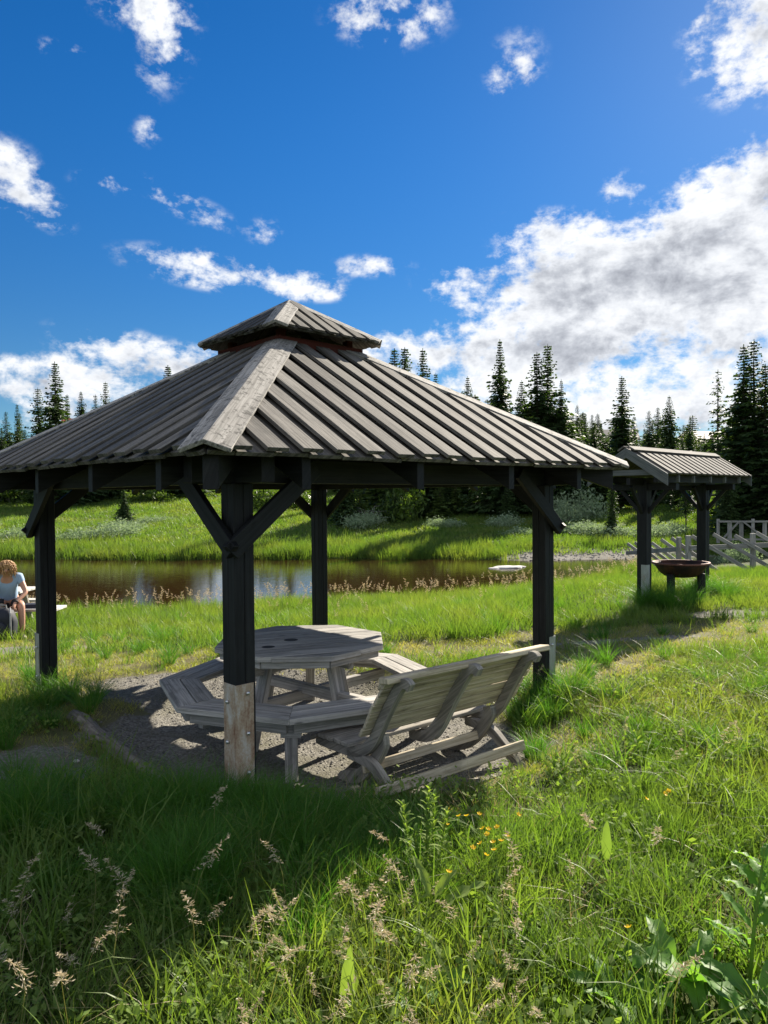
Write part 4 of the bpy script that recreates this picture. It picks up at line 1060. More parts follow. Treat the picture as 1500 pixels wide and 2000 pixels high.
named = [
 (15, 798, 62, 'narrow', 1.0, 'dark spruce nearest the left edge of the picture'),
 (37, 783, 60, 'narrow', .9, 'slim spruce second from the left edge'),
 (78, 750, 56, 'narrow', 1.1, 'spruce just left of the tallest one on the left'),
 (112, 698, 54, 'narrow', 1.25, 'tallest spruce on the left, rising above its group'),
 (135, 763, 56, 'narrow', .9, 'thin spruce tucked right behind the tallest left one'),
 (162, 757, 58, 'dense', .75, 'bushy spruce in the middle of the left group'),
 (190, 764, 60, 'narrow', .9, 'slim spruce left of the last one before the roof slope'),
 (210, 738, 60, 'narrow', 1.0, 'last tall spruce of the left group before the roof slope'),
 (332, 706, 62, 'dense', 1.6, 'lone spruce top showing above the left roof slope'),
 (249, 776, 90, 'narrow', 1.0, 'tiny far spruce tip above the left roof slope'),
 (773, 671, 47, 'narrow', 1.3, 'left one of the twin spruces right of the roof cap'),
 (793, 668, 49, 'narrow', 1.3, 'right one of the twin spruces right of the roof cap'),
 (828, 671, 46, 'narrow', 1.1, 'slender spruce standing right of the twin spruces'),
 (853, 720, 48, 'narrow', .9, 'shorter slim spruce right of the slender one'),
 (884, 752, 50, 'narrow', .9, 'small spruce tip over the right roof slope'),
 (915, 727, 47, 'dense', .8, 'medium spruce left of the tall broad one'),
 (978, 653, 44, 'dense', .98, 'tall broad spruce standing clear against the clouds'),
 (1020, 735, 46, 'dense', .8, 'spruce just right of the tall broad one'),
 (1050, 678, 44, 'narrow', 1.3, 'left of the two close tall spruces in mid forest'),
 (1071, 662, 45, 'narrow', 1.35, 'right and taller of the two close tall spruces'),
 (1097, 733, 44, 'dense', .85, 'spruce leaning on the right of the two close tall ones'),
 (1128, 785, 60, 'narrow', 1.0, 'small pointed spruce right of the close tall pair'),
 (1144, 803, 70, 'narrow', 1.0, 'thin far spruce left of the distant grey roof'),
 (1157, 805, 72, 'narrow', 1.0, 'thin far spruce touching the distant grey roof'),
 (1215, 727, 48, 'narrow', 1.35, 'tall pointed spruce in front of the distant grey roof'),
 (1268, 797, 58, 'narrow', 1.3, 'dark spruce left of a pointed pair behind the shelter'),
 (1285, 790, 60, 'narrow', 1.1, 'thin spruce between the dark and the pointed one'),
 (1307, 766, 50, 'dense', .85, 'pointed dark spruce behind the shelter roof'),
 (1348, 807, 54, 'dense', .85, 'short dark spruce left of the sparse tree'),
 (1402, 713, 40, 'thin', 1.0, 'sparse half bare spruce with open branches'),
 (1452, 662, 36, 'narrow', 1.25, 'tall dark spruce near the right edge, left of its twin'),
 (1472, 652, 37, 'narrow', 1.3, 'tallest dark spruce near the right edge'),
 (1494, 700, 35, 'narrow', 1.3, 'dark spruce cut by the right edge of the picture'),
 (242, 938, 43, 'wide', .8, 'small lone spruce on the meadow under the left eave'),
 (1196, 925, 36, 'wide', .62, 'little spruce with low boughs left of the shelter post'),
 (1340, 905, 38, 'thin', .8, 'little bare stemmed spruce between the shelter posts'),
 (1420, 895, 34, 'wide', .95, 'broad low spruce behind the right shelter post'),
]
for px_, top, d, k, sx, lb in named: tree_at(px_, top, d, k, lb, 'spruces round the pond', sx)
# the forest wall
gl = 'spruces of the forest wall behind the pond'
r2 = random.Random(5)
for i in range(150):
    px_ = r2.uniform(640, 1540); d = r2.uniform(46, 105)
    top = np.interp(px_, [640, 760, 860, 1000, 1120, 1200, 1350, 1540], [785, 768, 775, 770, 795, 815, 822, 790])+r2.uniform(-15, 50)+(d < 55)*25
    k = r2.choice(['dense', 'narrow', 'dense', 'young', 'young'])
    tree_at(px_, top, d, k, 'dark spruce in the dense forest wall behind the pond' if k != 'young' else 'light green young conifer in the forest wall behind the pond', gl+(' (light)' if k == 'young' else ''), r2.uniform(1.2, 1.75))
for i in range(30):
    px_ = r2.uniform(-80, 235); d = r2.uniform(58, 85); top = r2.uniform(795, 870)
    k = r2.choice(['dense', 'narrow', 'young'])
    tree_at(px_, top, d, k, 'low dark spruce in the forest behind the left meadow' if k != 'young' else 'light green young conifer behind the left meadow', 'low spruces behind the left meadow'+(' (light)' if k == 'young' else ''), r2.uniform(1, 1.4))
for i in range(14):
    px_ = r2.uniform(240, 640); d = r2.uniform(64, 85); top = r2.uniform(850, 905)
    tree_at(px_, top, d, r2.choice(['dense', 'narrow']), 'spruce standing under the line of the eave at the meadow edge', 'spruces seen under the pavilion eave', r2.uniform(1, 1.3))
for i in range(26):
    px_ = r2.uniform(655, 1040) if i < 19 else r2.uniform(1400, 1530); d = r2.uniform(41.5, 46); top = r2.uniform(905, 960)
    tree_at(px_, top, d, r2.choice(['wide', 'wide', 'young']), 'low bushy spruce with boughs to the ground at the forest foot', 'low spruces at the forest foot', r2.uniform(1, 1.5))

# ---------------------------------------------------------------- shrubs
def shrub_meshes(seed, mkey, Rr=1.0, Hh=.8, n=1500, leaf=.05):
    rg = np.random.default_rng(seed); nc = 16
    cc = rg.normal(0, 1, (nc, 3)); cc /= np.linalg.norm(cc, axis=1)[:, None]; cc *= (rg.random(nc)**.4)[:, None]*[Rr*.75, Rr*.75, Hh*.62]; cc[:, 2] = np.abs(cc[:, 2])+.12*Hh
    k = rg.integers(0, nc, n); c = cc[k]+rg.normal(0, .20*Rr, (n, 3))*[1, 1, .75]; c[:, 2] = np.abs(c[:, 2])
    d = rg.normal(0, 1, (n, 3)); d[:, 2] += .5; d /= np.linalg.norm(d, axis=1)[:, None]
    w = np.cross(d, rg.normal(0, 1, (n, 3))); w /= np.linalg.norm(w, axis=1)[:, None]
    l = leaf*(.7+.7*rg.random(n))[:, None]
    v = np.stack([c-d*l, c+w*l*.35, c+d*l, c-w*l*.35], 1).reshape(-1, 3)
    fol = raw_mesh('foliage', v, np.arange(n*4).reshape(-1, 4), M[mkey], rg.random(n))
    mb = MB()
    for i in range(nc): mb.tube([(0, 0, -.1), tuple(cc[i]*.5), tuple(cc[i])], [.02, .012, .005], 5)
    st = mb.mesh('stems'); st.materials.append(M['twig']); return fol, st
SH_ = {'willow': [shrub_meshes(i, 'willow', 1, .8, 2200, .055) for i in (1, 2, 3)], 'green': [shrub_meshes(i, 'birch', 1, .9, 2200, .06) for i in (4, 5)]}
def shrub(px_, base, d, R_, H_, kind, label, group, name='willow_shrub'):
    x = (px_-750)/1435.8*d; g = float(height(x, d)); fo, st = random.choice(SH_[kind])
    e = empty(name, (x, d, g-.05), label, 'shrub', group, random.uniform(0, 6.28), (R_*1.2, R_*1.2, H_*(1.25 if kind == 'willow' else 1)))
    for nm, me in (('foliage', fo), ('stems', st)):
        o = bpy.data.objects.new(nm, me); col.objects.link(o); o.parent = e
wl = 'pale willow shrubs on the far bank'
for px_, d, R_, H_, lb in ((140, 37, .9, .7, 'pale shrub on the far bank right of the left post'), (212, 38, 1.5, .9, 'widest pale shrub on the far bank left of the near post'),
        (240, 41, 1.1, .7, 'pale shrub behind the widest one on the left bank'), (300, 44, 1.2, .5, 'low pale shrub on the left meadow'),
        (700, 40.5, 1.1, 1.0, 'pale feathery shrub right of the back post'), (722, 41.5, .8, .9, 'small pale shrub at the forest foot near the back post'),
        (870, 40, 1.0, .6, 'pale shrub on the bank in the middle of the right opening'), (985, 39.5, .9, .8, 'pale shrub just left of the right post'),
        (1100, 41, .9, 1.3, 'upright pale shrub just right of the right post'), (1135, 37, 1.3, .7, 'wide pale shrub between right post and shelter'),
        (1180, 36, 1.5, .7, 'wide pale shrub left of the first shelter post'), (1130, 43, 1.7, 2.0, 'tall pale green willow at the forest edge'),
        (1290, 35, 1.2, .8, 'pale shrub right of the first shelter post'), (1310, 37, .9, .6, 'small pale shrub between the shelter posts'),
        (30, 38, 1.1, .8, 'pale shrub near the left edge on the far bank'), (470, 42, 1.2, .5, 'low pale shrub hidden beside the near post'), (1010, 36, .8, .5, 'low pale tuft of willow by the right post'),
        (1440, 24, .55, .7, 'leafy shrub growing in the slanted fence'), (1330, 19.5, .4, .55, 'small leafy shrub under the first fence post')):
    shrub(px_, 0, d, R_, H_, 'willow', lb, wl)
for px_, d, R_, H_, lb in ((300, 58, 1.6, 1.4, 'round dark green bush on the upper left meadow'), (165, 60, 2.2, 2.4, 'dark green bush under the left eave'), (20, 60, 3, 2.8, 'dark green bush at the left edge under the eave'),
        (85, 61, 2.4, 2.2, 'dark green bush left of the left post'), (520, 50, 1.6, 2.0, 'yellow green bush right of the near post brace'), (575, 52, 1.8, 1.8, 'yellow green bush left of the back post'),
        (1085, 46, 1.8, 2.8, 'yellow green birch bush right of the right post'), (1395, 40, 1.1, 1.2, 'green bush beside the right shelter post'), (790, 43, 1.5, 2.6, 'green birch bush at the foot of the forest'), (1235, 56, 2.2, 3.8, 'light green birch bush in front of the forest')):
    shrub(px_, 0, d, R_, H_, 'green', lb, 'green bushes at the forest edge', 'green_bush')
# dead brushwood heap left of the forest foot
mb = MB(); c = gpt((705-750)/1435.8*42.5, 42.5)
for i in range(70):
    a = random.uniform(-.2, math.pi+.2); l = random.uniform(.7, 1.7); p = c+V(random.uniform(-.8, .8), random.uniform(-.3, .3), 0)
    mb.tube([p, p+V(math.cos(a)*l*.6, -.2, abs(math.sin(a))*l*.7), p+V(math.cos(a)*l, -.3, abs(math.sin(a))*l*.75)], [.022, .014, .006], 4, cap=False)
tag(mb.build('brushwood_heap', M['twig']), 'grey heap of dead brushwood at the forest foot behind the back post', 'brushwood')

# ---------------------------------------------------------------- far houses
def house(x, y, w, dp, h, rh, rz, wallm, roofm, label, chim=(), base=None, name='cabin', win=True):
    g = float(height(x, y)) if base is None else base
    e = empty(name, (x, y, g), label, 'house', None, rz)
    mb = MB(); mb.box((0, 0, h/2-1), (w/2, 0, 0), (0, dp/2, 0), (0, 0, h/2+1)); 
    mb.prism([(-w/2, -dp/2, h), (-w/2, dp/2, h), (-w/2, 0, h+rh)], (w, 0, 0)); mb.build('wall', wallm, e, world=False)
    mb = MB()
    for s_ in (-1, 1): mb.prism([(-w/2-.5, 0, h+rh+.12), (w/2+.5, 0, h+rh+.12), (w/2+.5, s_*(dp/2+.6), h-.12), (-w/2-.5, s_*(dp/2+.6), h-.12)], (0, 0, .18))
    rf = mb.build('roof', roofm, e, world=False)
    for cx_ in chim:
        mb = MB(); mb.box((cx_, 0, h+rh+.5), (.3, 0, 0), (0, .3, 0), (0, 0, .9)); mb.box((cx_, 0, h+rh+1.45), (.4, 0, 0), (0, .4, 0), (0, 0, .08)); mb.build('chimney', M['roofdark'], rf, world=False)
    if win:
        for i in range(3):
            cx_ = -w/2+w*(i+.5)/3
            mb = MB(); mb.box((cx_, -dp/2-.03, h*.55), (.62, 0, 0), (0, .04, 0), (0, 0, .62)); wn = mb.build('window', M['white'], e, world=False)
            mb = MB(); mb.box((cx_, -dp/2-.06, h*.55), (.5, 0, 0), (0, .03, 0), (0, 0, .5)); mb.build('pane', M['glass'], wn, world=False)
def hz_z(px_, py_, d): return 1.75-(py_-(1000-31.7-(px_-750)*.0085))*d/1435.8
d = 150; house((1195-750)/1435.8*d, d, 9, 8, 3.0, 2.2, R(-12), M['house'], M['roofdark'], 'dark cabin with grey gable roof and chimneys on the forest hill', (-3.2, -2.2, 1.8), base=hz_z(1195, 842, d)-5.2)
d = 140; house((1378-750)/1435.8*d, d, 8, 7, 2.6, 1.5, R(15), M['house'], M['roofdark'], 'dark cabin with low roof behind the sparse spruce', (), base=hz_z(1370, 846, d)-4.1)
d = 130; house((1440-750)/1435.8*d, d, 9, 7, 2.4, 1.1, R(5), M['white'], M['plate'], 'pale cabin behind the tall spruces near the right edge', (), base=hz_z(1440, 872, d)-3.4)
d = 95; house((8-750)/1435.8*d, d, 7, 6, 2.6, .8, R(8), M['house'], M['roofdark'], 'low dark cabin at the left edge behind the meadow', (), base=hz_z(8, 868, d)-3.3)
d = 110; house((150-750)/1435.8*d, d, 2.6, 3, 3.4, .9, R(8), M['redhouse'], M['redhouse'], 'small red cabin top peeking over the left roof slope', (1.0,), base=hz_z(146, 823, d)-4.2, name='red_cabin')

# ================================================================ people and things at the left edge
PX, PY = -6.03, 11.75
PG = float(height(PX+.15, PY-.45))
F_ = unit(V(.40, -.92, 0)); L_P = unit(V(.92, .40, 0))
def bpnt(f, l, z): return V(PX, PY, PG)+F_*f+L_P*l+UP*z
person = empty('person', (PX, PY, PG), 'person with curly blond hair, light blue T-shirt and black shorts, bending over a bag', 'person')
pel = ((0, 0, .52), .13)
body = [[pel, ((.04, 0, .66), .125), ((.12, 0, .82), .135), ((.18, 0, .93), .10), ((.225, 0, .985), .058), ((.265, 0, 1.03), .07), ((.30, 0, 1.075), .088), ((.29, 0, 1.13), .075)],
        [((.265, 0, 1.03), .07), ((.335, 0, 1.0), .05)], [((.30, 0, 1.075), .088), ((.405, 0, 1.055), .014)]]
for s_, el_, wr in ((1, (.30, .27, .70), (.47, .12, .56)), (-1, (.30, -.27, .70), (.46, -.14, .58))):
    body.append([((.18, 0, .93), .10), ((.17, .17*s_, .93), .060), (el_, .040), (wr, .026), ((wr[0]+.04, wr[1]-.015*s_, wr[2]-.045), (.034, .018)), ((wr[0]+.055, wr[1]-.02*s_, wr[2]-.08), (.034, .016))])
    body.append([pel, ((.06, .10*s_, .50), .095), ((.43, .20*s_, .53), .062), ((.46, .21*s_, .30), .052), ((.48, .215*s_, .09), .034), ((.53, .22*s_, .045), .036), ((.66, .25*s_, .03), .028)])
    for k in range(4):      # fingers rooted in the palm, curling on the bag flap
        o = (k-1.5)*.019; L1 = (.030, .034, .031, .025)[k]
        b0 = (wr[0]+.05, wr[1]-.02*s_+o*.9, wr[2]-.07); b1 = (b0[0]+.012, b0[1]+o*.2, b0[2]-L1); b2 = (b1[0]-.004, b1[1], b1[2]-L1*.8); b3 = (b2[0]-.014, b2[1], b2[2]-L1*.5)
        body.append([(b0, .009), (b1, .0088), (b2, .008), (b3, .007)])
    t0 = (wr[0]+.035, wr[1]-.045*s_, wr[2]-.04); body.append([(t0, .011), ((t0[0]+.012, t0[1]-.022*s_, t0[2]-.02), .010), ((t0[0]+.016, t0[1]-.026*s_, t0[2]-.045), .0085)])
def make_skin(name, chains, mat_, parent, sub=2):
    keys = {}; verts = []; rad_ = []; edges = []; roots = []
    po = parent_origin(parent)
    for ch in chains:
        prev = None
        for p, r in ch:
            k = tuple(round(float(x), 4) for x in p)
            if k not in keys:
                keys[k] = len(verts); verts.append(tuple(bpnt(*p)-po)); rad_.append(r)
                if prev is None: roots.append(keys[k])
            i = keys[k]
            if prev is not None and prev != i: edges.append((prev, i))
            prev = i
    import bmesh
    bm = bmesh.new(); lay = bm.verts.layers.skin.verify(); bv = []
    for i, v in enumerate(verts):
        b = bm.verts.new(v); r = rad_[i]; b[lay].radius = (r, r) if np.isscalar(r) else r; b[lay].use_root = i in roots; bv.append(b)
    for a, b in edges:
        try: bm.edges.new((bv[a], bv[b]))
        except ValueError: pass
    me = bpy.data.meshes.new(name); bm.to_mesh(me); bm.free(); me.materials.append(mat_)
    o = bpy.data.objects.new(name, me); col.objects.link(o); o.parent = parent
    md = o.modifiers.new('skin', 'SKIN'); md.use_smooth_shade = True
    ss = o.modifiers.new('sub', 'SUBSURF'); ss.levels = sub; ss.render_levels = sub
    return o
make_skin('body', body, M['skin'], person)
make_skin('tshirt', [[((-.02, 0, .54), .155), ((.04, 0, .66), .15), ((.12, 0, .82), .158), ((.18, 0, .93), .118), ((.215, 0, .968), .07)],
    [((.18, 0, .93), .118), ((.17, .17, .93), .082), ((.235, .22, .81), .068)], [((.18, 0, .93), .118), ((.17, -.17, .93), .082), ((.235, -.22, .81), .068)]], M['shirt'], person)
make_skin('shorts', [[((-.01, 0, .57), .15), ((.0, 0, .50), .15)]]+[[((.0, 0, .50), .15), ((.07, .10*s_, .50), .115), ((.36, .185*s_, .525), .088)] for s_ in (1, -1)], M['shorts'], person)
for s_ in (1, -1):
    make_skin('shoe', [[((.475, .215*s_, .06), .048), ((.55, .225*s_, .045), .046), ((.69, .255*s_, .035), .038)]], M['shoe'], person)
    mb = MB(); mb.smooth = True; mb.ball(bpnt(.385, .034*s_, 1.075), .011, 8, 6); mb.build('eye', M['eye'], person)
mb = MB(); mb.smooth = True; w_ = bpnt(.455, .135, .575); mb.tube([w_-F_*.012+UP*.012, w_+F_*.012-UP*.012], .031, 12); mb.build('watch', M['shorts'], person)
mb = MB(); mb.smooth = True; hr = random.Random(4)
mb.ball(bpnt(.275, 0, 1.10), .108, 14, 9, (1, 1, .92))
for i in range(330):
    a = hr.uniform(0, 6.28); t = hr.uniform(.1, 1.45); rr = .105
    p = bpnt(.275, 0, 1.10)+V(rr*math.sin(t)*math.cos(a), rr*math.sin(t)*math.sin(a), rr*math.cos(t)*.92)
    outv = unit(p-bpnt(.275, 0, 1.10)); ln = hr.uniform(.06, .20); ph = hr.uniform(0, 6.28); c = []
    if outv@F_ > .75 and t > 1.1: continue
    for k in range(9):
        u = k/8; c.append(p+outv*(.012+.05*u)*(1-.4*u)-UP*ln*u*u*1.05+V(math.cos(ph+u*9), math.sin(ph+u*9), 0)*.012)
    mb.tube(c, [.0068]*8+[.003], 5)
mb.build('hair', M['hair'], person)
# backpack
BG = float(height(-5.83, 11.2))
bag = empty('backpack', (-5.83, 11.2, BG), 'black and navy backpack standing in the grass in front of the seated person', 'backpack')
mb = MB(); mb.smooth = True
vs = []; NR, NC = 12, 20
for i in range(NR+1):
    z = .50*i/NR; e_ = (1-abs(2*i/NR-1)**6)**.3 if 0 < i < NR else .25; top_ = 1-.25*sm(np.array((i/NR-.55)/.45))
    for k in range(NC):
        a = 2*math.pi*k/NC; c, s2 = math.cos(a), math.sin(a); q = (abs(c)**3.2+abs(s2)**3.2)**(-1/3.2)
        vs.append((.19*q*c*e_*top_, .13*q*s2*e_*top_+.01*math.sin(z*30), z))
fs2 = [(i*NC+k, i*NC+(k+1) % NC, (i+1)*NC+(k+1) % NC, (i+1)*NC+k) for i in range(NR) for k in range(NC)]+[tuple(range(NC-1, -1, -1)), tuple(NR*NC+k for k in range(NC))]
mb.add(np.array(vs), fs2); mb.build('body', M['bag'], bag, world=False)
mb = MB(); mb.smooth = True; mb.ball((0, -.13, .17), .13, 12, 8, (1, .45, 1.05)); mb.build('front_pocket', M['bag'], bag, world=False)
for s_ in (-1, 1):
    mb = MB(); mb.tube([(s_*.12, -.03, .50), (s_*.16, -.11, .43), (s_*.175, -.14, .25), (s_*.17, -.12, .08)], .013, 6); mb.build('strap', M['bagtrim'], bag, world=False)
mb = MB(); mb.tube([(-.05, 0, .48), (-.04, 0, .54), (.04, 0, .54), (.05, 0, .48)], .011, 6); mb.build('handle', M['bagtrim'], bag, world=False)
# low sunlit bench the person sits on, and the picnic table behind
pb = empty('low_wooden_bench', (-6.1, 12.0, float(height(-6.1, 12.0))), 'long low sun bleached wooden bench the person sits on', 'bench')
gb = float(height(-6.1, 12.0)); M['bleach'] = wood('sun_bleached_wood', (.40, .38, .34), (.68, .66, .61), stain_amt=.2, var=.2)
for i in range(3):
    mb = MB(); mb.box(V(-6.35, 11.83+.155*i, gb+.46), V(1.06+random.uniform(-.01, .01), 0, 0), V(0, .072, 0), V(0, 0, .02)); mb.build('seat_board', M['bleach'], pb, bevel=.004)
for x_ in (-7.1, -5.5):
    mb = MB(); mb.box(V(x_, 12.0, gb+.18), V(.04, 0, 0), V(0, .19, 0), V(0, 0, .26)); mb.build('leg', M['benchdark'], pb, bevel=.004)
pt_ = empty('picnic_table', (-6.6, 13.4, float(height(-6.6, 13.4))), 'grey plank picnic table mostly outside the left edge behind the person', 'table')
gt = float(height(-6.6, 13.4))
for i in range(5):
    mb = MB(); mb.box(V(-7.2, 13.1+.15*i, gt+.72), V(.72, 0, 0), V(0, .069, 0), V(0, 0, .02)); mb.build('table_board', M['bleach'], pt_, bevel=.004)
for sgn in (-1, 1):
    mb = MB(); mb.box(V(-7.2, 13.4+sgn*.68, gt+.44), V(.72, 0, 0), V(0, .12, 0), V(0, 0, .02)); mb.build('seat_board', M['bleach'], pt_, bevel=.004)
    for x_ in (-7.6, -6.7):
        mb = MB(); mb.bar(V(x_, 13.4+sgn*.18, gt+.70), V(x_, 13.4+sgn*.55, gt-.1), .045, .10, (1, 0, 0)); mb.build('leg', M['benchdark'], pt_)
for x_ in (-7.6, -6.7):
    mb = MB(); mb.bar(V(x_+.05, 12.65, gt+.38), V(x_+.05, 14.15, gt+.38), .045, .09); mb.build('crossbar', M['benchdark'], pt_)
# folded jacket on the bench
mb = MB(); mb.smooth = True; X_, Y_ = np.meshgrid(np.linspace(-.26, .26, 22), np.linspace(-.15, .15, 12))
Z_ = .035+.025*(fbm(X_*14+3, Y_*14, 3)-.4)+.02*np.cos(X_*6); edge_ = np.minimum(1, 6*(1-np.maximum(np.abs(X_)/.26, np.abs(Y_)/.15)))
v = np.stack([-5.72+X_, 12.0+Y_, gb+.482+Z_*np.clip(edge_, 0, 1)], -1).reshape(-1, 3)
mb.add(v, [(r*22+c, r*22+c+1, (r+1)*22+c+1, (r+1)*22+c) for r in range(11) for c in range(21)])
tag(mb.build('folded_jacket', M['bag']), 'dark folded jacket lying on the low bench beside the person', 'jacket')
mb = MB(); p = gpt(-2.05, 4.83); mb.smooth = True; mb.ball(p+UP*.012, .016, 9, 6, (1.4, .9, .7)); tag(mb.build('white_stone', M['rockpale']), 'small white stone on the gravel patch left of the log', 'stone')
# pale stones at the pond
for k, (x_, y_, r_, lb) in enumerate(((4.45, 26.6, .55, 'flat pale rock lying in the pond beside the right post'), (4.9, 26.9, .3, 'small pale stone just right of the flat rock in the pond'), (3.95, 26.4, .22, 'small pale stone just left of the flat rock in the pond'))):
    mb = MB(); mb.ball((x_, y_, WZ+.01), r_, 14, 8, (1, .55, .14)); v = np.array(mb.v); v += .03*(fbm(v[:, 0]*5, v[:, 1]*5, 3)-.45)[:, None]; mb.v = v.tolist()
    tag(mb.build('pond_rock', M['rockpale']), lb, 'rock', 'rocks in the pond')

# ================================================================ single foreground plants
def leaf(mb, base, az_, up0, length, width, droop=.6, wave=.0, fold=.25, rg_=random, twist=0.0, stalk=.12):
    """a broad leaf: folded along its midrib, wavy edge, arching over"""
    n, m_ = 10, 4; d = V(math.cos(az_), math.sin(az_), 0); s_ = V(-math.sin(az_), math.cos(az_), 0)*math.cos(twist)+UP*math.sin(twist)
    ph = rg_.uniform(0, 6.28); pts = []; p = np.asarray(base, float); ang = up0; rows = []
    for i in range(n+1):
        t = i/n; T = d*math.cos(ang)+UP*math.sin(ang); N = UP*math.cos(ang)-d*math.sin(ang)
        w = width*.5*max(.0, math.sin(math.pi*min(1, max(0, (t-stalk)/(1-stalk)))**.75))**.8+.0025*(t < .98)
        row = []
        for j in range(-m_//2, m_//2+1):
            u = j/(m_/2); wv = wave*width*math.sin(t*22+ph+u*1.7)*abs(u)**2
            jag = 1+.14*wave*4*math.sin(t*41+ph)*(abs(u) > .9)
            row.append(p+s_*w*u*jag+N*(fold*w*abs(u)+wv))
        rows += row; p = p+T*length/n; ang -= droop/n*(1+t)
    k = m_+1; mb.add(np.array(rows), [(i*k+j, i*k+j+1, (i+1)*k+j+1, (i+1)*k+j) for i in range(n) for j in range(m_)], d)
def leafy_plant(name, x, y, label, stems, leaves, mk='dock', cat='plant', group=None):
    """stems: (dx, dy, top dx, top dy, h, r); leaves: (dx, dy, z, az, up, length, width, droop, wave)"""
    g = float(height(x, y)); e = empty(name, (x, y, g), label, cat, group, s=1.1)
    if stems:
        mb = MB()
        for a, b, c, d, h, r in stems:
            mb.tube([(a, b, -.03), (a+(c-a)*.3, b+(d-b)*.3, h*.4), (a+(c-a)*.65, b+(d-b)*.65, h*.72), (c, d, h)], [r, r*.85, r*.65, r*.35], 7)
        mb.build('stem', M['herb'], e, world=False)
    for (dx, dy, z, az_, up, ln, wd, dr, wv) in leaves:
        mb = MB(); mb.smooth = True; leaf(mb, (dx, dy, z), az_, up, ln, wd, dr, wv, .3, random, random.uniform(-.4, .4)); mb.build('leaf', M[mk], e, world=False)
    return e
rr = random.Random(12)
# tall dock with an upright leafy stem at the right edge
lv = []
for i in range(15):
    z = .10+.022*i; lv.append((.004*i, 0, z, rr.uniform(0, 6.28), rr.uniform(.5, 1.1), rr.uniform(.10, .17)*(1.1-.03*i), rr.uniform(.03, .05), rr.uniform(.3, .9), .16))
leafy_plant('dock_plant', 1.27, 2.55, 'tall dock plant with an upright leafy stem at the lower right edge', [(0, 0, .05, .0, .46, .007), (.03, .02, .10, .03, .36, .005)], lv)
lv = []
for i in range(13):
    lv.append((rr.uniform(-.03, .03), rr.uniform(-.03, .03), .02, i*.5+rr.uniform(-.2, .2), rr.uniform(.7, 1.3), rr.uniform(.20, .31), rr.uniform(.055, .080), rr.uniform(.9, 1.9), .22))
leafy_plant('broadleaf_rosette', 1.02, 2.50, 'large rosette of wide wavy dock leaves left of the tall dock', [], lv)
lv = [(rr.uniform(-.04, .04), rr.uniform(-.03, .03), .02, i*.7+rr.uniform(-.3, .3), rr.uniform(.8, 1.35), rr.uniform(.16, .26), rr.uniform(.05, .075), rr.uniform(.6, 1.5), .12) for i in range(10)]
leafy_plant('broadleaf_rosette', 1.22, 2.36, 'lower rosette of dock leaves in the bottom right corner', [], lv)
lv = [(rr.uniform(-.03, .03), rr.uniform(-.03, .03), .02, i*.9+rr.uniform(-.3, .3), rr.uniform(.7, 1.2), rr.uniform(.14, .2), rr.uniform(.045, .065), rr.uniform(.6, 1.3), .12) for i in range(8)]
leafy_plant('broadleaf_rosette', .80, 2.42, 'small rosette of dock leaves at the bottom edge right of centre', [], lv)
leafy_plant('sorrel_plant', .17, 2.85, 'plant with three bright yellow green toothed leaves below the leafy stalk', [(0, 0, 0, 0, .10, .004)],
    [(0, 0, .14, 2.4, 1.25, .17, .035, .4, .12), (.01, 0, .14, .5, 1.0, .14, .035, .5, .1), (.015, 0, .10, .15, .62, .22, .05, .3, .16), (0, 0, .08, 3.6, .9, .12, .03, .8, .1)], 'herb')
leafy_plant('sorrel_plant', -.135, 2.36, 'single bright upright leaf at the bottom edge left of centre', [(0, 0, 0, 0, .05, .004)], [(0, 0, .0, 1.2, 1.5, .24, .045, .15, .1), (.03, 0, .0, .4, 1.0, .16, .04, .7, .1)], 'herb')
leafy_plant('sorrel_plant', .98, 3.25, 'bright upright sorrel leaf in the sunlit grass right of the yellow flowers', [(0, 0, 0, 0, .05, .003)], [(0, 0, .08, 1.2, 1.45, .18, .035, .15, .1), (.0, 0, .06, 3.4, 1.1, .12, .03, .7, .1)], 'herb')
leafy_plant('sorrel_plant', .12, 2.45, 'low cluster of pale round leaves at the bottom centre edge', [], [(rr.uniform(-.05, .05), rr.uniform(-.03, .03), .02, i*.8, rr.uniform(.6, 1.2), .15, .06, 1.2, .1) for i in range(8)], 'dock')
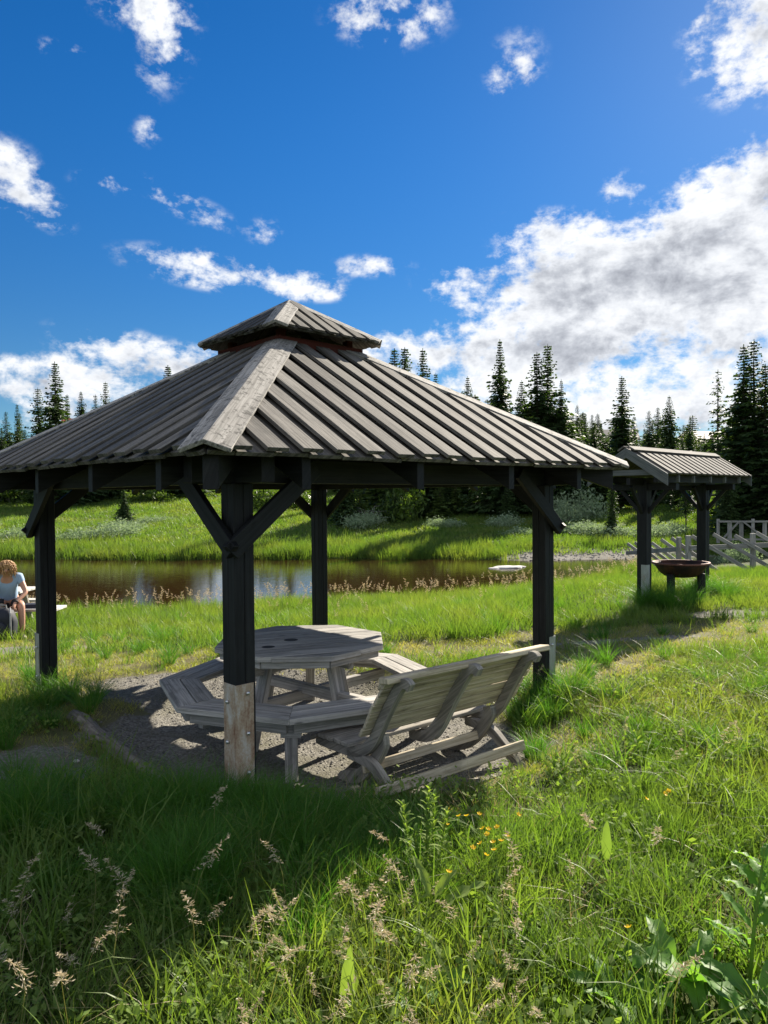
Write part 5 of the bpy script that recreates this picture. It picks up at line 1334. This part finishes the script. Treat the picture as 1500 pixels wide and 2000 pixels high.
# willowherb: several stems with many narrow leaves
g = gpt(.17, 3.28); wh = empty('willowherb', tuple(g), 'leafy willowherb stalk with whorled narrow leaves in front of the bench', 'plant')
for si, (dx, dy, tx, ty, h) in enumerate(((0, 0, .02, 0, .44), (-.05, .02, -.10, .02, .36), (.05, -.02, .10, -.02, .34), (-.02, -.05, -.05, -.08, .28), (.03, .04, .05, .06, .38))):
    mb = MB(); P_ = lambda t: V(dx+(tx-dx)*t, dy+(ty-dy)*t, h*t); mb.tube([P_(0), P_(.5), P_(1)], [.004, .003, .002], 6); st = mb.build('stem', M['herb'], wh, world=False)
    mb = MB(); mb.smooth = True
    for k in range(34):
        t = .25+.75*k/34; leaf(mb, P_(t), k*2.4+rr.uniform(-.3, .3), rr.uniform(.3, .9)+.4*t, rr.uniform(.045, .075)*(1.15-.45*t), .012, .5, .05, .3, rr, 0, .05)
    mb.build('foliage', M['herb'], st, world=False)
# buttercups
def buttercup(px_, py_, z=.27, lab='yellow buttercup in the grass between leafy stalk and bench', grp='buttercups in the grass'):
    hz = 968.3-(px_-750)*.0085; d = (1.75-z)*1435.8/(py_-hz); x = (px_-750)/1435.8*d; g = float(height(x, d))
    e = empty('buttercup', (x, d, g), lab, 'flower', grp)
    h = z-g; mb = MB(); ox, oy = rr.uniform(-.03, .03), rr.uniform(-.03, .03); mb.tube([(ox, oy, 0), (ox*.5, oy*.5, h*.5), (0, 0, h)], [.0016, .0014, .0012], 5); mb.build('stem', M['herb'], e, world=False)
    mb = MB(); tl, ta = rr.uniform(.1, .7), rr.uniform(0, 6.28)
    ax_ = V(math.sin(tl)*math.cos(ta), math.sin(tl)*math.sin(ta), math.cos(tl)); a1 = unit(np.cross(ax_, V(.3, .9, .1))); a2 = np.cross(ax_, a1)
    for k in range(5):
        a = k*1.2566; d1 = a1*math.cos(a)+a2*math.sin(a); s1 = np.cross(ax_, d1); r_ = .0125; c = V(0, 0, h)
        mb.add(np.array([c, c+d1*r_*.55-s1*r_*.42+ax_*.003, c+d1*r_-s1*r_*.3+ax_*.008, c+d1*r_+s1*r_*.3+ax_*.008, c+d1*r_*.55+s1*r_*.42+ax_*.003]), [(0, 1, 2, 3, 4)])
    mb.ball(V(0, 0, h)+ax_*.003, .003, 6, 4); mb.build('flower', M['yellow'], e, world=False)
for p in ((870, 1588), (893, 1600), (908, 1600), (933, 1597), (868, 1617), (940, 1625), (951, 1627), (968, 1623), (948, 1637), (935, 1655), (960, 1653), (976, 1650), (988, 1640), (920, 1664), (945, 1678), (962, 1668), (872, 1712), (1010, 1598)): buttercup(*p)
for p in ((1298, 1556), (1306, 1551), (1262, 1566)): buttercup(*p, lab='yellow buttercup in the sunlit grass right of the bench', grp='buttercups right of the bench')
buttercup(1227, 1823, lab='single yellow buttercup above the dock leaves at lower right', grp=None)
